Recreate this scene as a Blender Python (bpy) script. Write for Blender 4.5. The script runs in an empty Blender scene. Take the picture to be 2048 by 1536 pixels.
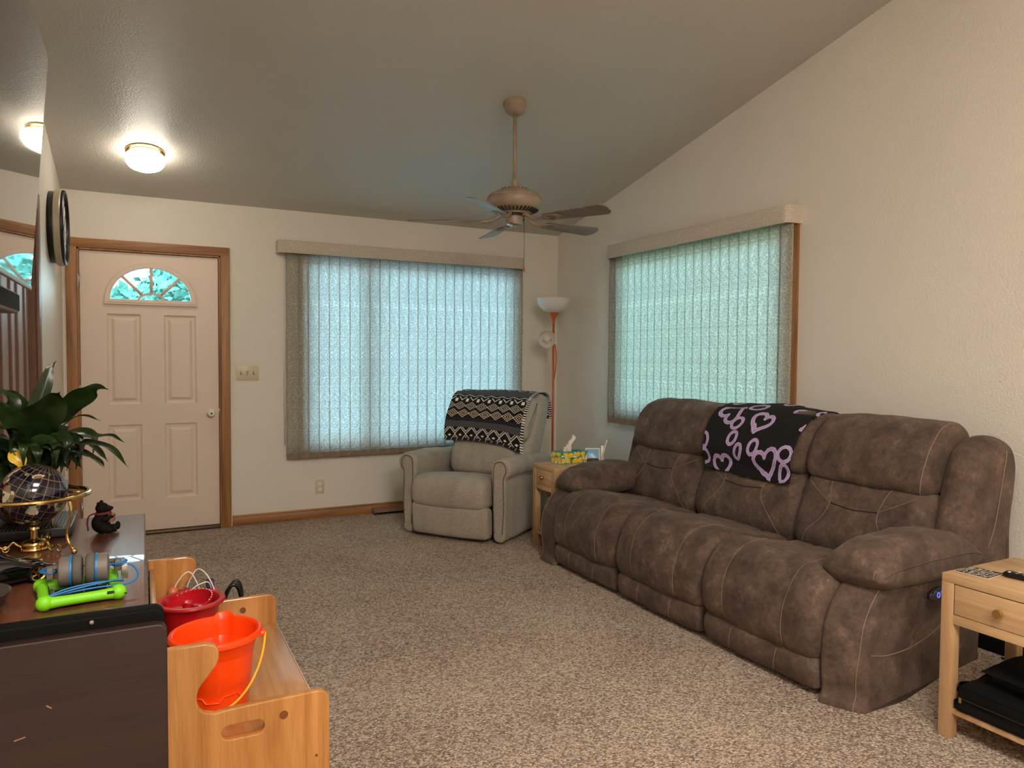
import bpy, bmesh, math, random
import numpy as np
from mathutils import Vector, Matrix, noise
random.seed(7)
PI = math.pi
C = bpy.context.scene.collection
sc = bpy.context.scene

# ------------------------------------------------------------------ camera, world, exposure
def srgb(h, a=1.0):
    h = h.lstrip('#'); v = [int(h[i:i+2], 16)/255 for i in (0, 2, 4)]
    return tuple([(x/12.92 if x <= .04045 else ((x+.055)/1.055)**2.4) for x in v] + [a])

cam_d = bpy.data.cameras.new('camera'); cam = bpy.data.objects.new('camera', cam_d); C.objects.link(cam)
F, YAW, PITCH, ROLL = 1446.9, .4724, -.0373, .0069
cam_d.sensor_width = 36; cam_d.lens = F/2048*36; cam_d.clip_start = .05
fw = Vector((math.sin(YAW)*math.cos(PITCH), math.cos(YAW)*math.cos(PITCH), math.sin(PITCH)))
rt = Vector((math.cos(YAW), -math.sin(YAW), 0)); up = rt.cross(fw)
r_ = rt*math.cos(ROLL)+up*math.sin(ROLL); u_ = up*math.cos(ROLL)-rt*math.sin(ROLL)
mw = Matrix((r_, u_, -fw)).transposed().to_4x4(); mw.translation = (-3.4851, -5.8953, 1.3166)
cam.matrix_world = mw
sc.camera = cam
sc.view_settings.view_transform = 'Standard'; sc.view_settings.look = 'None'
sc.view_settings.gamma = 1; sc.view_settings.use_curve_mapping = False
sc.view_settings.exposure = 0.0
cy = sc.cycles
cy.max_bounces = 8; cy.diffuse_bounces = 5; cy.glossy_bounces = 4; cy.transmission_bounces = 6; cy.transparent_max_bounces = 12
cy.caustics_reflective = False; cy.caustics_refractive = False; cy.sample_clamp_indirect = 6
try: cy.use_denoising = True
except Exception: pass

SKY = 15.5
w = bpy.data.worlds.new('overcast_sky'); sc.world = w; w.use_nodes = True
nt = w.node_tree; bg = nt.nodes['Background']
g = nt.nodes.new('ShaderNodeTexGradient'); tc = nt.nodes.new('ShaderNodeTexCoord'); mp = nt.nodes.new('ShaderNodeMapping')
mp.inputs['Rotation'].default_value = (0, PI/2, 0)
nt.links.new(tc.outputs['Generated'], mp.inputs[0]); nt.links.new(mp.outputs[0], g.inputs[0])
rp = nt.nodes.new('ShaderNodeValToRGB'); rp.color_ramp.elements[0].color = (.64, .90, 1.0, 1); rp.color_ramp.elements[1].color = (.48, .79, 1.0, 1)
nt.links.new(g.outputs[0], rp.inputs[0]); nt.links.new(rp.outputs[0], bg.inputs[0]); bg.inputs[1].default_value = SKY

def area(name, loc, size, power, col, rot=(0, 0, 0), size_y=None, portal=False):
    l = bpy.data.lights.new(name, 'AREA'); l.energy = power; l.color = col; l.size = size
    if size_y: l.shape = 'RECTANGLE'; l.size_y = size_y
    if portal: l.cycles.is_portal = True
    o = bpy.data.objects.new(name, l); C.objects.link(o); o.location = loc; o.rotation_euler = rot
    return o
WARM = (1.0, .90, .79)
# the lights of the kitchen and dining end of the room, behind the photographer
area('living_ceiling_light', (-2.9, -5.9, 3.35), 1.0, 86, WARM)
area('dining_ceiling_light', (-2.9, -8.0, 3.0), 1.1, 132, WARM, (math.radians(15), 0, 0))
area('window_portal', (-1.4, .16, 1.33), 1.95, 1, (1, 1, 1), (-PI/2, 0, 0), 1.6, True)
area('window_portal', (.16, -1.93, 1.47), 1.8, 1, (1, 1, 1), (0, PI/2, 0), 1.8, True)
area('window_portal', (-3.42, .16, 1.82), .6, 1, (1, 1, 1), (-PI/2, 0, 0), .35, True)

# ------------------------------------------------------------------ materials
class NT:
    def __init__(s, name):
        s.m = bpy.data.materials.new(name); s.m.use_nodes = True; s.t = s.m.node_tree; s.b = s.t.nodes['Principled BSDF']
    def n(s, typ, ins=None, **kw):
        x = s.t.nodes.new('ShaderNode'+typ)
        for k, v in kw.items(): setattr(x, k, v)
        for k, v in (ins or {}).items():
            if hasattr(v, 'outputs') or hasattr(v, 'is_output'): s.l(v, x.inputs[k])
            else: x.inputs[k].default_value = v
        return x
    def l(s, a, b):
        if hasattr(a, 'outputs'): a = a.outputs[0]
        s.t.links.new(a, b)
    def coord(s, scale=(1, 1, 1), kind='Object', rot=(0, 0, 0)):
        c = s.n('TexCoord'); m = s.n('Mapping'); m.inputs['Scale'].default_value = scale; m.inputs['Rotation'].default_value = rot
        s.l(c.outputs[kind], m.inputs[0]); return m
    def ramp(s, fac, stops):
        r = s.n('ValToRGB'); e = r.color_ramp.elements
        while len(e) < len(stops): e.new(.5)
        for i, (p, c) in enumerate(stops): e[i].position = p; e[i].color = c if not isinstance(c, str) else srgb(c)
        s.l(fac, r.inputs[0]); return r
    def bump(s, h, dist, strength=1.0):
        b = s.n('Bump'); b.inputs['Strength'].default_value = strength; b.inputs['Distance'].default_value = dist
        s.l(h, b.inputs['Height']); s.l(b, s.b.inputs['Normal']); return b
    def P(s, **kw):
        for k, v in kw.items():
            k = {'rough': 'Roughness', 'metal': 'Metallic', 'spec': 'Specular IOR Level', 'sheen': 'Sheen Weight', 'coat': 'Coat Weight',
                 'trans': 'Transmission Weight', 'emit': 'Emission Strength', 'ecol': 'Emission Color', 'col': 'Base Color', 'sss': 'Subsurface Weight', 'alpha': 'Alpha'}[k]
            s.b.inputs[k].default_value = v
        return s

def plain(name, col, rough=.5, metal=0, spec=.5, bump=0, bscale=200, var=0, **kw):
    t = NT(name); c = srgb(col) if isinstance(col, str) else col
    t.P(col=c, rough=rough, metal=metal, spec=spec, **kw)
    if bump or var:
        nz = t.n('TexNoise', {'Scale': bscale, 'Detail': 3}); t.l(t.coord(), nz.inputs[0])
        if bump: t.bump(nz, bump)
        if var:
            a = tuple(x*(1-var) for x in c[:3])+(1,); b = tuple(min(1, x*(1+var)) for x in c[:3])+(1,)
            n2 = t.n('TexNoise', {'Scale': bscale*.2, 'Detail': 4}); t.l(t.coord(), n2.inputs[0])
            t.l(t.ramp(n2, [(.3, a), (.7, b)]), t.b.inputs['Base Color'])
    return t.m

def paint(name, col, rough=.42):
    t = NT(name); t.P(rough=rough, spec=.5)
    co = t.coord()
    n1 = t.n('TexNoise', {'Scale': 95, 'Detail': 3, 'Roughness': .6}); t.l(co, n1.inputs[0])
    n2 = t.n('TexNoise', {'Scale': 1.3, 'Detail': 3}); t.l(co, n2.inputs[0])
    c = srgb(col); a = tuple(x*.95 for x in c[:3])+(1,)
    t.l(t.ramp(n2, [(.3, a), (.7, c)]), t.b.inputs['Base Color'])
    t.bump(n1, .0042, .9)
    return t.m

def wood(name, light, dark, scale=1.0, axis='z', rough=.45, ring=9, coat=0):
    """straight-grained wood; grain runs along `axis`"""
    t = NT(name); t.P(rough=rough, coat=coat)
    sc_ = {'x': (.06, 1, 1), 'y': (1, .06, 1), 'z': (1, 1, .06)}[axis]
    co = t.coord(tuple(x*scale for x in sc_))
    n0 = t.n('TexNoise', {'Scale': 3.5, 'Detail': 2}); t.l(co, n0.inputs[0])
    mx = t.n('VectorMath', operation='MULTIPLY_ADD'); t.l(n0.outputs['Color'], mx.inputs[0]); mx.inputs[1].default_value = (.35, .35, .35); t.l(co, mx.inputs[2])
    n1 = t.n('TexNoise', {'Scale': ring, 'Detail': 5, 'Roughness': .62, 'Distortion': .3}); t.l(mx, n1.inputs[0])
    n2 = t.n('TexNoise', {'Scale': 130, 'Detail': 2}); t.l(co, n2.inputs[0])
    ad = t.n('Math', operation='MULTIPLY_ADD'); t.l(n2, ad.inputs[0]); ad.inputs[1].default_value = .22; t.l(n1, ad.inputs[2])
    mid = tuple((a+b)/2 for a, b in zip(srgb(light), srgb(dark)))
    r = t.ramp(ad, [(.42, dark), (.6, mid), (.78, light)]); t.l(r, t.b.inputs['Base Color'])
    t.bump(n2, .0006, .5)
    return t.m

def vcol(name, rough=.7, sheen=0, bump=0, bscale=500, metal=0, coat=0):
    t = NT(name); a = t.n('Attribute'); a.attribute_name = 'Col'; t.l(a.outputs['Color'], t.b.inputs['Base Color'])
    t.P(rough=rough, sheen=sheen, metal=metal, coat=coat)
    if bump:
        nz = t.n('TexNoise', {'Scale': bscale, 'Detail': 2}); t.l(t.coord(), nz.inputs[0]); t.bump(nz, bump)
    return t.m

def suede():
    t = NT('brown_suede'); t.P(rough=.8, sheen=.14, spec=.25); co = t.coord()
    n1 = t.n('TexNoise', {'Scale': 8.5, 'Detail': 7, 'Roughness': .66}); t.l(co, n1.inputs[0])
    n2 = t.n('TexNoise', {'Scale': 48, 'Detail': 6, 'Roughness': .72, 'Distortion': .5}); t.l(co, n2.inputs[0])
    ad = t.n('Math', operation='MULTIPLY_ADD'); t.l(n2, ad.inputs[0]); ad.inputs[1].default_value = .55; t.l(n1, ad.inputs[2])
    t.l(t.ramp(ad, [(.55, '#413530'), (.72, '#54453d'), (.86, '#645349'), (1.0, '#80695a')]), t.b.inputs['Base Color'])
    t.b.inputs['Sheen Tint'].default_value = (.8, .65, .55, 1); t.b.inputs['Sheen Roughness'].default_value = .4
    n3 = t.n('TexNoise', {'Scale': 420, 'Detail': 2}); t.l(co, n3.inputs[0])
    m = t.n('Math', operation='MULTIPLY_ADD'); t.l(n2, m.inputs[0]); m.inputs[1].default_value = 1.6; t.l(n3, m.inputs[2])
    t.bump(m, .0016, .8); return t.m

def weave(name, a, b, scale=420):
    t = NT(name); t.P(rough=.9, spec=.2, sheen=.12); co = t.coord((1, 1, .25))
    n1 = t.n('TexNoise', {'Scale': scale, 'Detail': 2}); t.l(co, n1.inputs[0])
    n2 = t.n('TexNoise', {'Scale': 9, 'Detail': 3}); t.l(co, n2.inputs[0])
    ad = t.n('Math', operation='MULTIPLY_ADD'); t.l(n2, ad.inputs[0]); ad.inputs[1].default_value = .35; t.l(n1, ad.inputs[2])
    t.l(t.ramp(ad, [(.45, a), (.88, b)]), t.b.inputs['Base Color'])
    t.bump(n1, .0012, .8); return t.m

def carpet_mat():
    t = NT('speckled_carpet'); t.P(rough=.97, spec=.08, sheen=.15); co = t.coord()
    v = t.n('TexVoronoi', {'Scale': 135, 'Randomness': 1.0}); t.l(co, v.inputs[0])
    n1 = t.n('TexNoise', {'Scale': 110, 'Detail': 3, 'Roughness': .7}); t.l(co, n1.inputs[0])
    n2 = t.n('TexNoise', {'Scale': 2.0, 'Detail': 4}); t.l(co, n2.inputs[0])
    sp = t.n('SeparateColor'); t.l(v.outputs['Color'], sp.inputs[0])
    ad = t.n('Math', operation='MULTIPLY_ADD'); t.l(n1, ad.inputs[0]); ad.inputs[1].default_value = 1.0; t.l(sp, ad.inputs[2])
    a2 = t.n('Math', operation='MULTIPLY_ADD'); t.l(n2, a2.inputs[0]); a2.inputs[1].default_value = .5; t.l(ad, a2.inputs[2])
    mr = t.n('MapRange', {'From Min': .55, 'From Max': 1.75}); t.l(a2, mr.inputs[0])
    t.l(t.ramp(mr, [(.0, '#5d4b3e'), (.3, '#8d7562'), (.58, '#b39b86'), (.95, '#d9c6b1')]), t.b.inputs['Base Color'])
    h = t.n('Math', operation='SUBTRACT'); t.l(n1, h.inputs[0]); t.l(v.outputs['Distance'], h.inputs[1])
    t.bump(h, .010, .9); return t.m

def vane_mat(name='vane_fabric', tr=.55, col='#cfc8b8'):
    """patterned translucent blind cloth"""
    t = NT(name); co = t.coord()
    nz = t.n('TexNoise', {'Scale': 45, 'Detail': 1}); t.l(co, nz.inputs[0])
    mx = t.n('VectorMath', operation='MULTIPLY_ADD'); t.l(nz.outputs['Color'], mx.inputs[0]); mx.inputs[1].default_value = (.022, .022, .022); t.l(co, mx.inputs[2])
    v = t.n('TexVoronoi', {'Scale': 62}, feature='DISTANCE_TO_EDGE'); t.l(mx, v.inputs[0])
    r = t.ramp(v, [(.03, (1, 1, 1, 1)), (.13, (.2, .2, .2, 1))])
    c = srgb(col); hi = tuple(min(1, x*1.12) for x in c[:3])+(1,); lo = tuple(x*.86 for x in c[:3])+(1,)
    m1 = t.n('MixRGB'); m1.inputs[1].default_value = lo; m1.inputs[2].default_value = hi; t.l(r, m1.inputs[0])
    df = t.n('BsdfDiffuse'); t.l(m1, df.inputs[0])
    m2 = t.n('MixRGB'); m2.inputs[1].default_value = (.42, .47, .48, 1); m2.inputs[2].default_value = (.9, .94, .94, 1); t.l(r, m2.inputs[0])
    tl = t.n('BsdfTranslucent'); t.l(m2, tl.inputs[0])
    ms = t.n('MixShader'); ms.inputs[0].default_value = tr; t.l(df, ms.inputs[1]); t.l(tl, ms.inputs[2])
    t.l(ms, t.t.nodes['Material Output'].inputs[0]); return t.m

def glass_pane():
    t = NT('window_glass'); tr = t.n('BsdfTransparent'); tr.inputs[0].default_value = (.96, 1, .99, 1)
    gl = t.n('BsdfGlossy'); gl.inputs['Roughness'].default_value = .02; fr = t.n('Fresnel'); fr.inputs[0].default_value = 1.45
    ms = t.n('MixShader'); t.l(fr, ms.inputs[0]); t.l(tr, ms.inputs[1]); t.l(gl, ms.inputs[2])
    t.l(ms, t.t.nodes['Material Output'].inputs[0]); return t.m

M = dict(
 wall=paint('cream_wall_paint', '#e6dfd3'), ceil=paint('ceiling_paint', '#c7c3bb', .36),
 carpet=carpet_mat(), oak=wood('oak_trim', '#b07c4c', '#7a4f2b', 2.2), oakx=wood('oak_trim_across', '#b07c4c', '#7a4f2b', 2.2, 'x'), oaky=wood('oak_trim_along', '#a06d44', '#6c4528', 2.2, 'y'),
 door=plain('door_paint', '#e3cfbe', .38, bump=.0003, bscale=60), white=plain('white_plastic', '#e6e0d4', .35),
 ivory=plain('ivory_plastic', '#cfc3a4', .35), dark=plain('near_black', '#14110f', .5), black=plain('black_plastic', '#0b0b0c', .35),
 blackmat=plain('black_cloth', '#070606', .9, spec=.2, bump=.001, bscale=600), brass=plain('polished_brass', '#cfae6c', .14, 1), gold=plain('gold_metal', '#cfb070', .18, 1),
 steel=plain('brushed_steel', '#b9b7b2', .3, 1), suede=suede(), thread=plain('seam_thread', '#8f7a68', .8),
 suededark=plain('dark_brown_lining', '#352a25', .85), chair=weave('taupe_weave', '#857d73', '#b9afa1'), welt=plain('taupe_piping', '#6b5d50', .9),
 vane=vane_mat(), hem=vane_mat('vane_hem', .03, '#8d7b69'), valance=None, glass=glass_pane(),
 fanmetal=plain('almond_enamel', '#968470', .45, var=.15, bscale=80), fanblade=wood('grey_fan_blade', '#8c8078', '#6b6059', 2, 'x', .35),
 ltoak=wood('light_oak', '#ceac82', '#b08b62', 2.0, 'y', .5), ltoakz=wood('light_oak_upright', '#c9a67e', '#ac865e', 2.0, 'z', .5), ltoakx=wood('light_oak_across', '#cba980', '#af8960', 2.0, 'x', .5),
 pine=wood('varnished_pine', '#c98f52', '#9f682f', 1.5, 'z', .3, ring=14, coat=.3), piney=wood('varnished_pine_board', '#cd9a62', '#a8713e', 1.5, 'y', .25, ring=12, coat=.4),
 mahog=wood('cherry_stained_top', '#70412c', '#391d12', 1.5, 'y', .34, ring=8, coat=.35), dkbrown=wood('dark_brown_board', '#33201b', '#211410', 1.2, 'x', .5),
 orange=plain('orange_plastic', '#ff4a0c', .3, sss=.0), yellow=plain('yellow_plastic', '#e8a81c', .35), red=plain('red_plastic', '#b3101a', .3),
 lime=plain('lime_rubber', '#7fd41a', .5), bluepl=plain('blue_plastic', '#1d6fae', .4), greypl=plain('grey_plastic', '#6d655f', .5),
 lampor=plain('orange_lamp_enamel', '#c4602e', .35), lampwhite=plain('frosted_white_plastic', '#e3ddd6', .45),
)
M['valance'] = vane_mat('valance_cloth', 0.0, '#cabfb0')

# ------------------------------------------------------------------ geometry helpers
class Thing:
    def __init__(s, name, label, cat, loc=(0, 0, 0), rz=0.0, group=None, kind=None):
        s.o = bpy.data.objects.new(name, None); C.objects.link(s.o); s.o.empty_display_size = .1
        s.o.location = loc; s.o.rotation_euler = (0, 0, rz)
        tag(s.o, label, cat, group, kind)
def tag(o, label=None, cat=None, group=None, kind=None):
    if label: o['label'] = label
    if cat: o['category'] = cat
    if group: o['group'] = group
    if kind: o['kind'] = kind
    return o
def par(o, p):
    if p is not None: o.parent = p.o if isinstance(p, Thing) else p
    return o
def link(name, me, mat, parent=None, smooth=True, label=None):
    me.materials.clear()
    for m in (mat if isinstance(mat, (list, tuple)) else [mat]): me.materials.append(m)
    if smooth is not None: me.polygons.foreach_set('use_smooth', [bool(smooth)]*len(me.polygons))
    if smooth == 'auto':
        me.set_sharp_from_angle(angle=math.radians(38))
    o = bpy.data.objects.new(name, me); C.objects.link(o); par(o, parent)
    if label: o['label'] = label
    return o
def mesh(vs, fs):
    me = bpy.data.meshes.new('m'); me.from_pydata([tuple(v) for v in vs], [], fs); me.update(); return me
def joinm(parts):
    vs, fs = [], []
    for v, f in parts:
        b = len(vs); vs += [tuple(x) for x in v]; fs += [[i+b for i in q] for q in f]
    return vs, fs
def bxr(x0, x1, y0, y1, z0, z1, bev=.0, seg=2):
    """a box as raw (verts, faces), bevelled"""
    bm = bmesh.new(); bmesh.ops.create_cube(bm, size=1)
    for v in bm.verts: v.co = ((x0+x1)/2+v.co.x*(x1-x0), (y0+y1)/2+v.co.y*(y1-y0), (z0+z1)/2+v.co.z*(z1-z0))
    if bev: bmesh.ops.bevel(bm, geom=bm.edges[:], offset=bev, segments=seg, profile=.5, affect='EDGES')
    bm.verts.index_update(); r = ([v.co.copy() for v in bm.verts], [[v.index for v in f.verts] for f in bm.faces]); bm.free(); return r
def box(name, x0, x1, y0, y1, z0, z1, mat, parent=None, bev=.002, seg=2, label=None):
    v, f = bxr(min(x0, x1), max(x0, x1), min(y0, y1), max(y0, y1), min(z0, z1), max(z0, z1), bev, seg)
    return link(name, mesh(v, f), mat, parent, 'auto', label)
def boxes(name, lst, mat, parent=None, bev=.002, seg=1, label=None):
    v, f = joinm([bxr(*b, bev, seg) for b in lst]); return link(name, mesh(v, f), mat, parent, 'auto', label)
def lath(prof, seg=40, cx=0, cy=0, cz=0, T=None, arc=2*PI):
    vs, fs = [], []; n = len(prof)
    for i in range(seg):
        a = 2*PI*i/seg
        for r, z in prof: vs.append(Vector((cx+r*math.cos(a), cy+r*math.sin(a), cz+z)) if T is None else T @ Vector((r*math.cos(a), r*math.sin(a), z)))
    for i in range(seg):
        j = (i+1) % seg
        for k in range(n-1): fs.append([i*n+k, j*n+k, j*n+k+1, i*n+k+1])
    return vs, fs
def lathe(name, prof, mat, parent=None, c=(0, 0, 0), seg=40, T=None, label=None, smooth='auto'):
    v, f = lath(prof, seg, *c, T=T)
    me = mesh(v, f); bm = bmesh.new(); bm.from_mesh(me); bmesh.ops.remove_doubles(bm, verts=bm.verts, dist=1e-5); bmesh.ops.recalc_face_normals(bm, faces=bm.faces); bm.to_mesh(me); bm.free()
    return link(name, me, mat, parent, smooth, label)
def catmull(pts, n=8, closed=False):
    P = [Vector(p) for p in pts]; out = []; N = len(P)
    rng = range(N) if closed else range(N-1)
    for i in rng:
        p1, p2 = P[i], P[(i+1) % N]
        p0 = P[(i-1) % N] if closed or i > 0 else p1*2-p2
        p3 = P[(i+2) % N] if closed or i+2 < N else p2*2-p1
        for k in range(n):
            t = k/n; out.append(.5*((2*p1)+(p2-p0)*t+(2*p0-5*p1+4*p2-p3)*t*t+(3*p1-p0-3*p2+p3)*t**3))
    if not closed: out.append(P[-1])
    return out
def tuber(pts, r, seg=8, closed=False, rfn=None, flat=1.0):
    P = [Vector(p) for p in pts]; N = len(P); vs, fs = [], []
    tan = [(P[(i+1) % N]-P[(i-1) % N]) if closed else (P[min(i+1, N-1)]-P[max(i-1, 0)]) for i in range(N)]
    t0 = tan[0].normalized(); ref = Vector((0, 0, 1)) if abs(t0.z) < .9 else Vector((1, 0, 0)); nrm = t0.cross(ref).normalized()
    for i in range(N):
        t = tan[i].normalized() if tan[i].length > 1e-9 else t0
        nrm = (nrm-t*nrm.dot(t)); nrm = nrm.normalized() if nrm.length > 1e-6 else t.orthogonal().normalized()
        b = t.cross(nrm); rr = r if rfn is None else r*rfn(i/(N-1))
        for k in range(seg):
            a = 2*PI*k/seg; vs.append(P[i]+nrm*math.cos(a)*rr+b*math.sin(a)*rr*flat)
    M_ = N if closed else N-1
    for i in range(M_):
        for k in range(seg):
            a, b = i*seg+k, i*seg+(k+1) % seg; c, d = ((i+1) % N)*seg+(k+1) % seg, ((i+1) % N)*seg+k
            fs.append([a, b, c, d])
    if not closed: fs.append(list(range(seg))[::-1]); fs.append([(N-1)*seg+k for k in range(seg)])
    return vs, fs
def tube(name, pts, r, mat, parent=None, seg=8, closed=False, smooth_n=6, rfn=None, label=None, flat=1.0):
    P = catmull(pts, smooth_n, closed) if smooth_n > 1 else pts
    v, f = tuber(P, r, seg, closed, rfn, flat); return link(name, mesh(v, f), mat, parent, True, label)
def plate(name, outlines, thick, mat, parent=None, bev=.0, plane='xz', pos=0.0, label=None, res=1, off=(0, 0)):
    """a flat board with holes: outlines[0] is the rim, the rest are holes; (a,b) pairs in `plane`, centred on `pos`"""
    cu = bpy.data.curves.new('c', 'CURVE'); cu.dimensions = '2D'; cu.fill_mode = 'BOTH'; cu.extrude = max(thick/2-bev, 1e-4); cu.bevel_depth = bev; cu.bevel_resolution = res; cu.offset = -bev
    for ol in outlines:
        s = cu.splines.new('POLY'); s.points.add(len(ol)-1); s.use_cyclic_u = True
        for p, q in zip(s.points, ol): p.co = (q[0]+off[0], q[1]+off[1], 0, 1)
    o = bpy.data.objects.new('c', cu); C.objects.link(o); dg = bpy.context.evaluated_depsgraph_get(); me = bpy.data.meshes.new_from_object(o.evaluated_get(dg)); bpy.data.objects.remove(o); bpy.data.curves.remove(cu)
    R = {'xz': Matrix(((1, 0, 0, 0), (0, 0, -1, pos), (0, 1, 0, 0), (0, 0, 0, 1))), 'yz': Matrix(((0, 0, 1, pos), (1, 0, 0, 0), (0, 1, 0, 0), (0, 0, 0, 1))), 'xy': Matrix(((1, 0, 0, 0), (0, 1, 0, 0), (0, 0, 1, pos), (0, 0, 0, 1)))}[plane]
    me.transform(R); return link(name, me, mat, parent, 'auto', label)
def rrect(x0, x1, z0, z1, r, n=6, corners=(1, 1, 1, 1)):
    out = []
    for (cx, cz, a0, on) in ((x1-r, z1-r, 0, corners[0]), (x0+r, z1-r, PI/2, corners[1]), (x0+r, z0+r, PI, corners[2]), (x1-r, z0+r, 3*PI/2, corners[3])):
        if not on: out.append((cx+r*(1 if a0 in (0, 3*PI/2) else -1), cz+r*(1 if a0 in (0, PI/2) else -1))); continue
        for k in range(n+1): a = a0+PI/2*k/n; out.append((cx+r*math.cos(a), cz+r*math.sin(a)))
    return out

class Puff:
    """an upholstered cushion: closed side profile swept across, rounded in at both ends"""
    def __init__(s, prof, y0, y1, r, to3, n=22, bulge=0.0, grooves=(), amp=.0, freq=6, dens=5, seed=0, wf=None, lens=None):
        P = [Vector((a, b)) for a, b in prof]; pts = [Vector(p[:2]) for p in catmull([(p.x, p.y, 0) for p in P], dens, True)]
        A = sum(pts[i].x*pts[(i+1) % len(pts)].y-pts[(i+1) % len(pts)].x*pts[i].y for i in range(len(pts)))
        s.pts = pts; N = len(pts); s.nr = []
        for i in range(N):
            d = pts[(i+1) % N]-pts[i-1]; nn = Vector((d.y, -d.x)); nn = nn.normalized() if nn.length > 1e-9 else Vector((1, 0)); s.nr.append(nn if A > 0 else -nn)
        s.y0, s.y1, s.r, s.to3, s.bulge, s.gr, s.amp, s.fr, s.seed, s.wf = y0, y1, r, to3, bulge, grooves, amp, freq, seed, wf; s.lens = lens; s.cx = sum(p.x for p in pts)/N
        ts = []
        for k in range(7): ts.append(r*(1-math.cos(PI/2*k/6)))
        L = y1-y0; mid = [r+(L-2*r)*k/n for k in range(1, n)]
        s.ts = ts+mid+[L-x for x in reversed(ts)]
    def off(s, t):
        L = s.y1-s.y0; d = min(t, L-t); q = 2*t/L-1
        o = s.bulge*(1-q*q)
        if d < s.r: o -= s.r-math.sqrt(max(0, s.r*s.r-(s.r-d)**2))
        for (g, dep, wd) in s.gr: o -= dep*math.exp(-((t/L-g)*L/wd)**2)
        return o
    def at(s, i, t, extra=0.0):
        """point on the surface at fractional profile index i (0..N) and distance t across"""
        N = len(s.pts); a = int(math.floor(i)) % N; f = i-math.floor(i); b = (a+1) % N
        p = s.pts[a].lerp(s.pts[b], f); n = s.nr[a].lerp(s.nr[b], f)
        if s.lens is not None:      # pillow: thickness tapers to a ridge at both ends
            L = s.y1-s.y0; d = min(t, L-t); k = math.sqrt(max(0, 1-(1-min(1, d/s.r))**2)); ks = .10+.90*k
            q = Vector((s.cx+(p.x-s.cx)*(.90+.10*k), s.lens(p.x)+(p.y-s.lens(p.x))*ks))+n*(s.bulge*(1-(2*t/L-1)**2)+extra)
        else:
            o = s.off(t)+extra; q = p+n*o
        if s.amp:
            v = Vector((q.x*s.fr, (s.y0+t)*s.fr, q.y*s.fr+s.seed)); q = q+n*s.amp*(1 if s.lens is None else ks)*(noise.noise(v)+.5*noise.noise(v*2.3))
        y = s.y0+t
        if s.wf: y = s.wf(q.x, q.y, y)
        return s.to3(q.x, y, q.y)
    def build(s, name, mat, parent, label=None):
        vs, fs = [], []; N = len(s.pts)
        for t in s.ts:
            for i in range(N): vs.append(s.at(i, t))
        for j in range(len(s.ts)-1):
            for i in range(N): k = (i+1) % N; fs.append([j*N+i, j*N+k, (j+1)*N+k, (j+1)*N+i])
        fs.append(list(range(N))[::-1]); fs.append([(len(s.ts)-1)*N+i for i in range(N)])
        me = mesh(vs, fs); bm = bmesh.new(); bm.from_mesh(me); bmesh.ops.recalc_face_normals(bm, faces=bm.faces); bm.to_mesh(me); bm.free()
        return link(name, me, mat, parent, True, label)
    def seam(s, name, path, mat, parent, r=.0013, ex=.0012, n=8, label=None):
        P = catmull([(a, b, 0) for a, b in path], n)
        v, f = tuber([Vector(s.at(p.x, p.y, ex)) for p in P], r, 5); return link(name, mesh(v, f), mat, parent, True, label)
def setcol(me, cols):
    a = me.color_attributes.new('Col', 'FLOAT_COLOR', 'POINT'); a.data.foreach_set('color', np.asarray(cols, dtype=np.float32).reshape(-1))
def lin(h): return np.array(srgb(h))
def blob(name, balls, mat, parent, vox=.004, label=None, T=None):
    """one continuous surface from overlapping ellipsoids (centre, radii[, euler])"""
    bm = bmesh.new()
    for b in balls:
        Mx = Matrix.Translation(b[0])
        if len(b) > 2: Mx = Mx @ __import__('mathutils').Euler(b[2]).to_matrix().to_4x4()
        Mx = Mx @ Matrix.Diagonal((*b[1], 1)); bmesh.ops.create_uvsphere(bm, u_segments=20, v_segments=12, radius=1, matrix=Mx)
    me = bpy.data.meshes.new('m'); bm.to_mesh(me); bm.free(); o = bpy.data.objects.new('t', me); C.objects.link(o)
    md = o.modifiers.new('r', 'REMESH'); md.mode = 'VOXEL'; md.voxel_size = vox; sm = o.modifiers.new('s', 'SMOOTH'); sm.iterations = 4
    dg = bpy.context.evaluated_depsgraph_get(); m2 = bpy.data.meshes.new_from_object(o.evaluated_get(dg)); bpy.data.objects.remove(o)
    if T is not None: m2.transform(T)
    return link(name, m2, mat, parent, True, label)
def copy_tree(o, parent=None):
    c = o.copy(); C.objects.link(c); c.parent = parent
    for ch in list(o.children): copy_tree(ch, c)
    return c

# ================================================================== THE ROOM
XL, H, SL, YR, ZR = -3.974, 2.454, .215, -6.6, 2.454+.215*6.6
def st(o, label, cat): return tag(o, label, cat, kind='structure')
def wall_cells(axis, u0, u1, zt, holes, d0, d1):
    """wall slab with rectangular openings (u0,u1,z0,z1); axis 'x' runs along x, 'y' runs along y"""
    us = sorted({u0, u1, *[h[0] for h in holes], *[h[1] for h in holes]}); zs = sorted({0.0, zt, *[h[2] for h in holes], *[h[3] for h in holes]})
    parts = []
    for a, b in zip(us, us[1:]):
        run = None
        for c, d in zip(zs, zs[1:]):
            if any(h[0] <= a+1e-6 and b-1e-6 <= h[1] and h[2] <= c+1e-6 and d-1e-6 <= h[3] for h in holes): continue
            parts.append(bxr(a, b, d0, d1, c, d) if axis == 'x' else bxr(d0, d1, a, b, c, d))
    v, f = joinm(parts); me = mesh(v, f); return me
DX0, DX1 = -3.885, -2.955      # door opening
WB = (-2.33, -.45, .565, 2.12)  # window in the back wall
WR = (-2.76, -1.05, .87, 2.14) # window in the right wall
st(link('wall_back', wall_cells('x', XL-.14, .14, 2.5, [(DX0, DX1, 0, 2.06), WB], 0, .14), M['wall'], None, False), 'cream painted back wall with the entry door and wide window', 'wall')
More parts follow.
